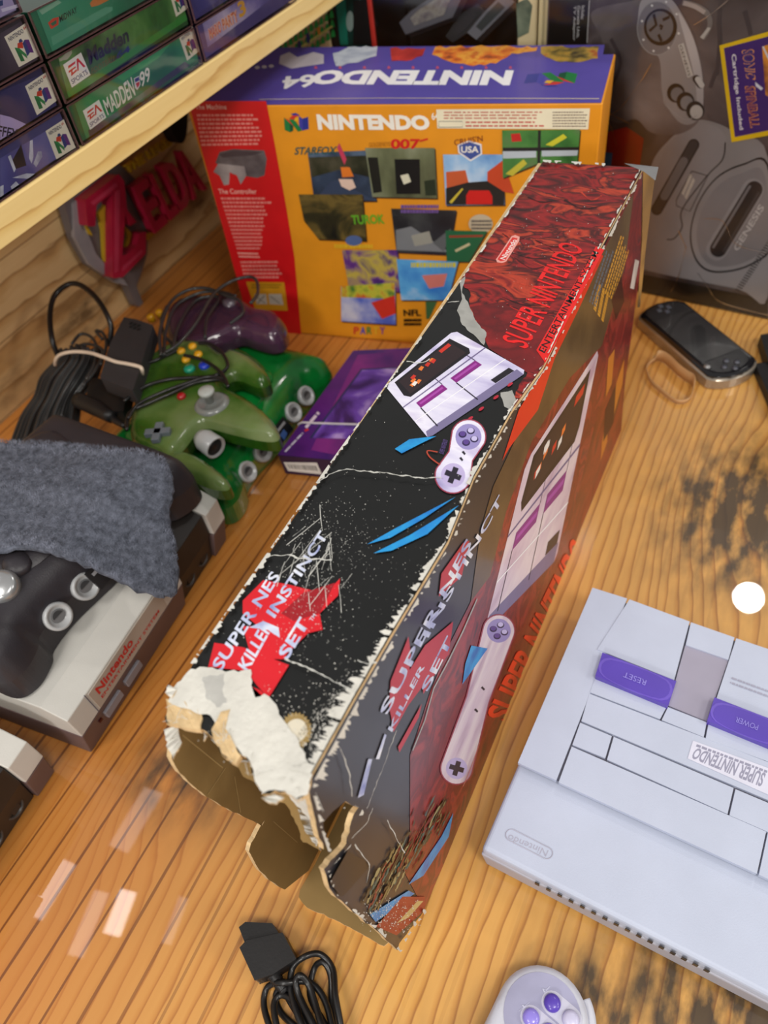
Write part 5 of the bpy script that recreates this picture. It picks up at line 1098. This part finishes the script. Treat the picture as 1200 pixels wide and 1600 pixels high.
cord('cord', [(.118, P(560, 300, 555, 220, 590, 120, 650, 75, 720, 68, 790, 95, 830, 110, 845, 150, 800, 190)), (.112, P(570, 300, 575, 220, 610, 130, 690, 85, 760, 80, 820, 95)), (.13, P(575, 290, 620, 260, 680, 190, 740, 90, 800, 45, 860, 28, 890, 40, 895, 85, 870, 120)), (.108, P(600, 285, 620, 200, 680, 110, 760, 100, 720, 170, 712, 240)), (.104, P(560, 300, 600, 270, 570, 230, 560, 180, 580, 130))], .0021, kc, cp, op)
cord('cord', [(.108, P(440, 560, 450, 500, 520, 465, 600, 430, 680, 395, 760, 385, 790, 400)), (.110, P(445, 520, 480, 470, 560, 430, 640, 400, 720, 375, 780, 380)), (.108, P(430, 460, 500, 410, 580, 385, 660, 378, 740, 372, 790, 340, 770, 290, 730, 262, 690, 258)), (.114, P(640, 300, 700, 315, 750, 345, 780, 380, 792, 410)), (.106, P(480, 330, 520, 325, 580, 300, 620, 280))], .0021, bkc, c3, og)

# power adapter and bundled lead
oa = (-.66, .47, 0); pa = root('power_adapter', oa, 'black power adapter and its bundled lead held by a pale rubber band', 'power adapter')
adm = mat('adapter_black', (50, 49, 52), .5, var=.05, bump=.1, bs=600); Z4 = zm(0, 430, 4)
def blockpx(q, z, th, m, name, par, org, bev=.002):
    b = MB(); T_ = [on(p, ZT(z)) for p in q]; b.slab(T_, (0, 0, 1), th, m); return b.build(name, par, org, bevel=bev)
blockpx(Z4(775, 262, 850, 275, 958, 312, 830, 722, 625, 642, 690, 420), .122, .020, adm, 'adapter_body', pa, oa)
blockpx(Z4(560, 640, 622, 645, 800, 715, 770, 850, 640, 850, 540, 760), .088, .018, bkp, 'adapter_base', pa, oa)
b = MB()
for i in range(6): q = Z4(820+(i % 3)*24, 300+(i//3)*22+(i % 3)*8)[0]; b.box(onz(q, .1222), (.004, .004, .001), mat('hole_black', (8, 8, 8), .8))
b.build('connector_holes', pa, oa)
b = MB(); b.tube([onz(p, .085) for p in Z4(490, 780, 600, 830, 700, 890)], [.010, .010, .007], bkp, 12, 3); b.tube([onz(p, .083) for p in Z4(690, 885, 730, 915, 780, 945)], [.005, .004, .003], bkp, 10, 3); b.build('barrel_plug', pa, oa)
for i in range(17):
    r_ = random.Random(50+i); t = i/16; x0 = 370+t*270; b = MB()
    q = Z4(x0-10, 400+r_.uniform(-10, 10)+40+60*abs(t-.5), x0, 520, x0-50-(1-t)*60+t*30*0, 640+20*t, x0-130*(1-t)-20-110*t, 760, x0-230*(1-t)-150*t, 880, x0-300*(1-t)-170*t, 1060)
    zz0 = .085+.018*math.sin(t*3.1)+r_.uniform(-.004, .004)
    b.tube([onz(p, zz0-.012*k*(.5+.3*t)) for k, p in enumerate(q)], .0025, kc, 7, 5); b.build('lead_strand', pa, oa)
b = MB(); b.tube([onz(p, z) for p, z in zip(Z4(360, 500, 325, 400, 312, 250, 340, 130, 420, 60, 500, 60, 590, 130, 660, 230, 695, 330, 680, 440), (.09, .11, .125, .135, .14, .14, .135, .125, .11, .09))], .0034, bkc, 8, 6); b.build('lead_loop', pa, oa)
for q in ((640, 400, 600, 350, 640, 360, 665, 430, 630, 560), (450, 430, 500, 370, 560, 380, 600, 440, 590, 560, 540, 650), (440, 470, 540, 430, 640, 470, 600, 590, 520, 690)):
    b = MB(); b.tube([onz(p, .098) for p in Z4(*q)], .0021, kc, 7, 6); b.build('lead_strand', pa, oa)
b = MB(); q = Z4(345, 560, 350, 525, 380, 495, 460, 478, 560, 485, 640, 510, 720, 540, 800, 555, 870, 572, 888, 590, 890, 620)
b.tube([onz(p, z) for p, z in zip(q, (.09, .105, .114, .12, .123, .1245, .1245, .1245, .1245, .122, .112))], .0022, mat('rubber_band_pale', (222, 204, 184), .5), 8, 6)
tag(b.build('rubber_band', org=(-.66, .49, .09)), 'pale twisted rubber band around the black power adapter and lead', 'rubber band')

# towel over the charcoal console
def hz(x, y):
    d = max(0, x+.452-(y-.2)*.12); e_ = max(0, .130-y)
    return .176-min(.085, 8*d*d+.35*d)-e_*.4+.0022*math.sin(60*x+20*y)+.002*math.sin(45*y-30*x)
tp_ = []
for p in smoothline([(-40, 690), (0, 689), (90, 692), (180, 700), (235, 706), (262, 722), (268, 760), (262, 800), (272, 850), (276, 895), (268, 924), (240, 928), (190, 908), (130, 880), (80, 862), (30, 853), (-40, 850)], 6, True):
    z = .17
    for _ in range(25): q = onz(p, z); z = .5*z+.5*hz(q[0], q[1])
    tp_.append((q[0], q[1]))
tpo = [(x+random.gauss(0, .0007), y+random.gauss(0, .0007)) for x, y in tp_]
tw = mat('towel_grey', (92, 96, 108), .95, var=.22, vs=180, bump=1.0, bs=600, spec=.15); ot = (-.5, .25, .15)
TW = root('folded_towel', ot, 'fluffy dark grey microfibre towel draped over the charcoal console', 'towel')
b = MB(); b.puffy(tpo, -.006, -.003, .004, .006, tw, .0035, zf=hz); b.build('cloth', TW, ot)
b = MB(); P2_ = np.array(tpo); lo, hi = P2_.min(0), P2_.max(0); rr = random.Random(5)
from mathutils.geometry import intersect_point_line
def inside(x, y):
    c = False; k = len(tpo)
    for i in range(k):
        (x1, y1), (x2, y2) = tpo[i], tpo[(i+1) % k]
        if (y1 > y) != (y2 > y) and x < (x2-x1)*(y-y1)/(y2-y1)+x1: c = not c
    return c
tvs, tfs = [], []
twl = mat('towel_pile', (112, 116, 130), .95, var=.3, vs=140, spec=.1)
n_t = 0
while n_t < 26000:
    x = rr.uniform(lo[0], hi[0]); y = rr.uniform(lo[1], hi[1])
    if x < -.70 or not inside(x, y): continue
    an = 2.2*math.sin(18*x+9*math.sin(14*y))+rr.gauss(0, .9); l = rr.uniform(.0016, .0034); z = hz(x, y)+.0005
    dx, dy = math.cos(an)*l, math.sin(an)*l; k = len(tvs); w = .00022
    tvs += [(x-dy/l*w, y+dx/l*w, z), (x+dy/l*w, y-dx/l*w, z), (x+dx, y+dy, z+rr.uniform(.001, .0026))]; tfs.append((k, k+1, k+2)); n_t += 1
b.add(tvs, tfs, twl); o = b.build('pile', TW, ot); o['kind'] = 'stuff'
# silver round cap at the left picture edge
p = onz((-2, 905), .16); b = MB(); b.lathe((p[0], p[1], .145), (.3, -.3, 1), [(.014, 0), (.0145, .012), (.013, .016), (.010, .0175), (.002, .018)], mat('silver_cap', (170, 172, 174), .25, metal=.6), 28)
b.lathe((p[0]+.002, p[1]-.004, .125), (.3, -.3, 1), [(.017, 0), (.016, .02)], chd, 24)
tag(b.build('round_knob', org=(p[0], p[1], .13)), 'silver round knob on the charcoal console at the left picture edge', 'knob')

# ================================================================ SMALL PURPLE BOX
Z5 = zm(420, 520, 5.4545); q = [onz(p, .034) for p in ((434, 711), (522, 719), (642, 544), (552, 548))]; q[1] = q[0]+(q[1]-q[0])*1.5; q[2] = q[3]+(q[2]-q[3])*1.35
opx = tuple((q[0]+q[2])/2*np.array([1, 1, 0])); PB = root('small_purple_box', opx, 'small purple box with white barcode and rubber band, beside the torn box', 'box')
lv = mott('purple_print', [(48, 24, 96), (84, 30, 120), (60, 28, 110), (120, 40, 130)], 9, rough=.3)
b = MB(); ins = [x_*np.array([1, 1, 0])+np.array([.001, .002, .001]) for x_ in q]; b.hexa(ins, q, ink(44, 22, 60)); b.build('carton', PB, opx, bevel=.0008)
b = MB(); a = Art(b, ZT(.034), .0003)
a.poly(q, lv, three=True)
a.poly(Z5(360, 1000, 760, 190, 1180, 150, 1100, 300, 700, 960, 560, 1040), mott('purple_magenta', [(100, 30, 120), (130, 40, 130), (70, 26, 110)], 10))
a.poly(Z5(345, 900, 785, 308, 1200, 290, 1200, 400, 720, 905), ink(36, 44, 90)); a.poly(Z5(372, 898, 795, 318, 1200, 296, 1200, 400, 720, 905), mott('nebula', [(26, 10, 44), (60, 30, 110), (110, 70, 180), (190, 160, 226), (80, 40, 140)], 13, (1, 1, 1), dist=.8))
a.rows(*Z5(150, 1020, 300, 860, 130, 1010), 1, ink(210, 206, 224), .7, rag=0, word=.2); a.rows(*Z5(330, 820, 440, 690, 305, 800), 1, ink(216, 200, 216), .8, rag=0, word=.3); a.poly(Z5(300, 830, 330, 815, 345, 830, 312, 845), ink(196, 40, 40))
b.build('lid_print', PB, opx)
fs = surf3(q[0], q[1], ins[0]); b = MB(); a = Art(b, fs, .0004); bq = Z5(125, 1100, 410, 1105, 455, 1205, 165, 1175); a.poly(bq, ink(226, 224, 220))
for i in range(26):
    t0 = .08+i*.033; w = random.uniform(.006, .02); B_ = lambda u, v: tuple((np.array(bq[0])*(1-u)+np.array(bq[1])*u)*(1-v)+(np.array(bq[3])*(1-u)+np.array(bq[2])*u)*v)
    a.poly([B_(t0, .25), B_(t0+w, .25), B_(t0+w, .7), B_(t0, .7)], ink(60, 60, 56))
b.build('barcode_label', PB, opx)
b = MB(); k = Z5(252, 778, 400, 770, 560, 775, 740, 780, 900, 785); P = [on(x_, ZT(.0352)) for x_ in k]; P = [P[0]-zz*.03+np.array([.001, 0, 0])]+P; b.tube(P, .0013, mat('rubber_band_white', (206, 196, 200), .5), 8, 3); tag(b.build('rubber_band', org=tuple(P[1]*np.array([1, 1, 0]))), 'off-white rubber band stretched around the small purple box', 'rubber band')

# ================================================================ HANDHELD
hr = root('handheld_console', (-.043, .838, 0), 'black handheld game console with silver rim on the table behind the torn box', 'handheld console'); hr.rotation_euler = (0, 0, math.atan2(-.68, .73))
def cap(L, w, e=0, n=12):
    o_ = []
    for sx in (1, -1): o_ += [(sx*(L/2-.022)+sx*(.022+e)*math.cos(t), sx*(w/2+e)*math.sin(t)) for t in np.linspace(-1.25, 1.25, n)]
    return o_
silver = mat('rim_silver', (170, 160, 146), .25, metal=.7); glb = mat('gloss_black', (14, 14, 18), .12, coat=.6, var=.1)
b = MB(); b.puffy(cap(.170, .074), .001, .013, .0025, .003, silver, .005); b.build('rim', hr)
b = MB(); b.puffy(cap(.166, .070), .012, .0165, .003, .004, glb, .005); b.build('face', hr)
b = MB(); b.box((0, 0, .0198), (.096, .055, .0006), mat('screen_black', (20, 18, 20), .08, coat=1)); b.build('screen', hr)
hb = mat('handheld_button', (70, 72, 82), .3, coat=.5)
for x, y in ((.066, .008), (.066, -.010), (.058, -.001), (.074, -.001)): b = MB(); b.lathe((x, y, .0185), (0, 0, 1), [(.0036, 0), (.0036, .002), (.001, .003)], hb, 14); b.build('button', hr)
for x, y in ((-.066, .006), (-.066, -.008), (-.059, -.001), (-.073, -.001)): b = MB(); b.box((x, y, .0198), (.006, .006, .002), hb); b.build('direction_button', hr, bevel=.0006)
b = MB(); b.lathe((.056, -.026, .0185), (0, 0, 1), [(.004, 0), (.004, .002), (.001, .003)], mat('silver_nub', (150, 150, 150), .3, metal=.5), 14); b.build('home_button', hr)
Z11 = zm(940, 420, 4.615); b = MB(); q = smoothline(Z11(325, 735, 345, 690, 385, 662, 425, 658, 480, 695, 540, 755, 600, 800, 645, 830, 655, 880, 630, 940, 580, 962, 520, 950, 440, 890, 360, 820), 4, True); P = [onz(p, .003) for p in q]; k = len(P)
hgt = [.004+.010*(1 if 2*4 < i < 8*4 else 0) for i in range(k)]
V = [tuple(p-zz*.0015) for p in P]+[tuple(p+zz*h) for p, h in zip(P, hgt)]; b.add(V, [(i, (i+1) % k, k+(i+1) % k, k+i) for i in range(k)], mat('band_tan', (206, 160, 110), .5, alpha=.8), True)
o = b.build('rubber_band', org=(-.06, .75, 0)); sl = o.modifiers.new('solid', 'SOLIDIFY'); sl.thickness = .001; tag(o, 'tan rubber band standing against the edge of the handheld console', 'rubber band')
# two black things cut by the right picture edge
def edge_thing(q, z, th, lab, name, cat):
    T_ = [onz(p, z) for p in q]; c = np.mean(T_, 0); b = MB(); b.slab(T_, (0, 0, 1), th, bkp); tag(b.build(name, org=(c[0], c[1], 0), bevel=.0012), lab, cat)
edge_thing([(1188, 523), (1240, 514), (1250, 560), (1201, 566)], .016, .0155, 'small black accessory at the right picture edge, the farther of two', 'black_accessory', 'accessory')
edge_thing([(1180, 568), (1236, 560), (1270, 640), (1214, 646)], .012, .0115, 'small black accessory at the right picture edge, the nearer of two', 'black_accessory', 'accessory')

# ================================================================ CLUTTER BEHIND THE ORANGE BOX
YB = .975
def stand(name, label, cat, pxl, pxr, m, y=YB, dep=.06, h=.44, draw=None, parts=True):
    x0 = on(pxl, YT(y))[0]; x1 = on(pxr, YT(y))[0]; org = ((x0+x1)/2, y+dep/2, 0)
    r = root(name, org, label, cat); b = MB(); b.box(((x0+x1)/2, y+dep/2, h/2+.001), (x1-x0, dep, h-.002), m); b.build('carton', r, org, bevel=.002)
    if draw: b = MB(); a = Art(b, YT(y), .0003); draw(a); b.build('front_print', r, org)
    return r
Z13 = zm(400, 0, 5); Z14 = zm(560, 0, 3.529)
def dtrees(a):
    gr1 = ink(24, 150, 70); 
    for s_ in range(9):
        for i in range(16):
            x = -60+i*40+s_*6; y = 390-i*26.5+ (s_-4)*74
            if s_ in (4, 5) and 380 < x < 500 and y > 150: continue
            a.poly(Z13(x, y, x+6, y-46, x+16, y-66, x+28, y-50, x+36, y-8, x+20, y-2), gr1)
    for s_ in (-1, 1, 3): a.line(Z13(-60, 420+s_*74, 600, -20+s_*74), .0022, ink(206, 206, 120))
    a.poly(Z13(330, 330, 345, 310, 360, 340, 355, 380, 325, 380), ink(30, 50, 110)); a.poly(Z13(395, 260, 415, 250, 430, 300, 420, 340, 400, 330), ink(30, 50, 120)); a.poly(Z13(480, 215, 500, 205, 510, 260, 490, 270), ink(226, 150, 60))
stand('tree_pattern_box', 'box printed with rows of green trees, half hidden by the shelf', 'box', (380, 72), (517, 70), ink(206, 180, 140), draw=dtrees)
stand('narrow_black_box', 'narrow black box upright beside the tree-pattern box', 'box', (519, 70), (532, 70), ink(20, 18, 18))
stand('teal_box', 'dark teal box upright behind the orange box', 'box', (533, 70), (572, 70), ink(10, 50, 44), draw=lambda a: (a.poly(Z13(620, 0, 700, 0, 720, 350, 660, 350), ink(16, 110, 92)), a.poly(ell(*Z13(735, 165)[0], 6, 16), ink(130, 150, 146)), a.poly(Z13(760, 0, 870, 0, 920, 350, 760, 350), ink(16, 16, 18))))
# clear bin with grey cartridges
x0 = on((582, 70), YT(YB))[0]; x1 = on((806, 70), YT(YB))[0]; obn = ((x0+x1)/2, YB+.07, 0)
BN_ = root('clear_storage_bin', obn, 'clear plastic bin with a red edge holding grey cartridges, behind the orange box', 'storage bin')
b = MB(); b.box(((x0+x1)/2, YB+.07, .22), (x1-x0, .14, .438), clear('bin_plastic', (.8, .82, .84), .5, .15)); b.build('bin_wall', BN_, obn)
b = MB(); b.box((x0+.003, YB+.001, .22), (.006, .006, .438), mat('red_trim', (170, 44, 36), .4)); b.build('red_edge', BN_, obn, bevel=.001)
b = MB(); b.box(((x0+x1)/2, YB+.12, .22), (x1-x0-.01, .01, .43), ink(30, 32, 34)); b.build('dark_liner', BN_, obn)
cg = mat('cartridge_grey', (128, 126, 136), .45, var=.04)
def cart(q, lab, dx, m=cg, y=YB+.045, art=True):
    S_ = surf((0, y, .3), (0, -1, .5)); P = [on(p, S_) for p in q]; c = np.mean(P, 0); r = root('game_cartridge', tuple(c), lab, 'cartridge', 'cartridges in the clear bin')
    b = MB(); b.slab(P, S_[1], .018, m); b.build('shell', r, tuple(c), bevel=.001)
    b = MB(); P = [c+(p-c)*.62+S_[1]*.0006 for p in P]; b.slab(P, S_[1], .0005, dx); b.build('label_sticker', r, tuple(c))
cart(Z14(225, 125, 290, 60, 470, -60, 590, -60, 520, 95, 260, 190), 'grey cartridge with pale label leaning at the left in the clear bin', mott('cart_lab', [(150, 130, 110), (200, 190, 180), (90, 80, 110)], 50))
cart(Z14(600, 180, 700, 60, 800, -40, 860, 10, 760, 110, 650, 220), 'grey cartridge lying slanted at the right in the clear bin', ink(60, 70, 72), m=mat('cartridge_pale', (150, 148, 156), .4), y=YB+.03)
cart(Z14(480, 200, 560, 80, 660, 20, 700, 60, 600, 180, 520, 235), 'dark cartridge wedged between the two grey ones in the clear bin', ink(60, 60, 66), m=mat('cartridge_dark', (52, 54, 58), .4), y=YB+.06)
stand('cream_card_box', 'cream coloured box edge upright beside the clear bin', 'box', (808, 60), (838, 60), ink(206, 190, 150), draw=lambda a: a.poly(Z14(870, 20, 930, -10, 960, 30, 940, 180, 880, 210), mott('card_pic', [(70, 84, 70), (130, 140, 120)], 50)))
stand('cream_card_box', 'plain pale cream box edge next to the black console box', 'box', (840, 60), (862, 60), ink(222, 206, 160), dep=.02, y=.965)
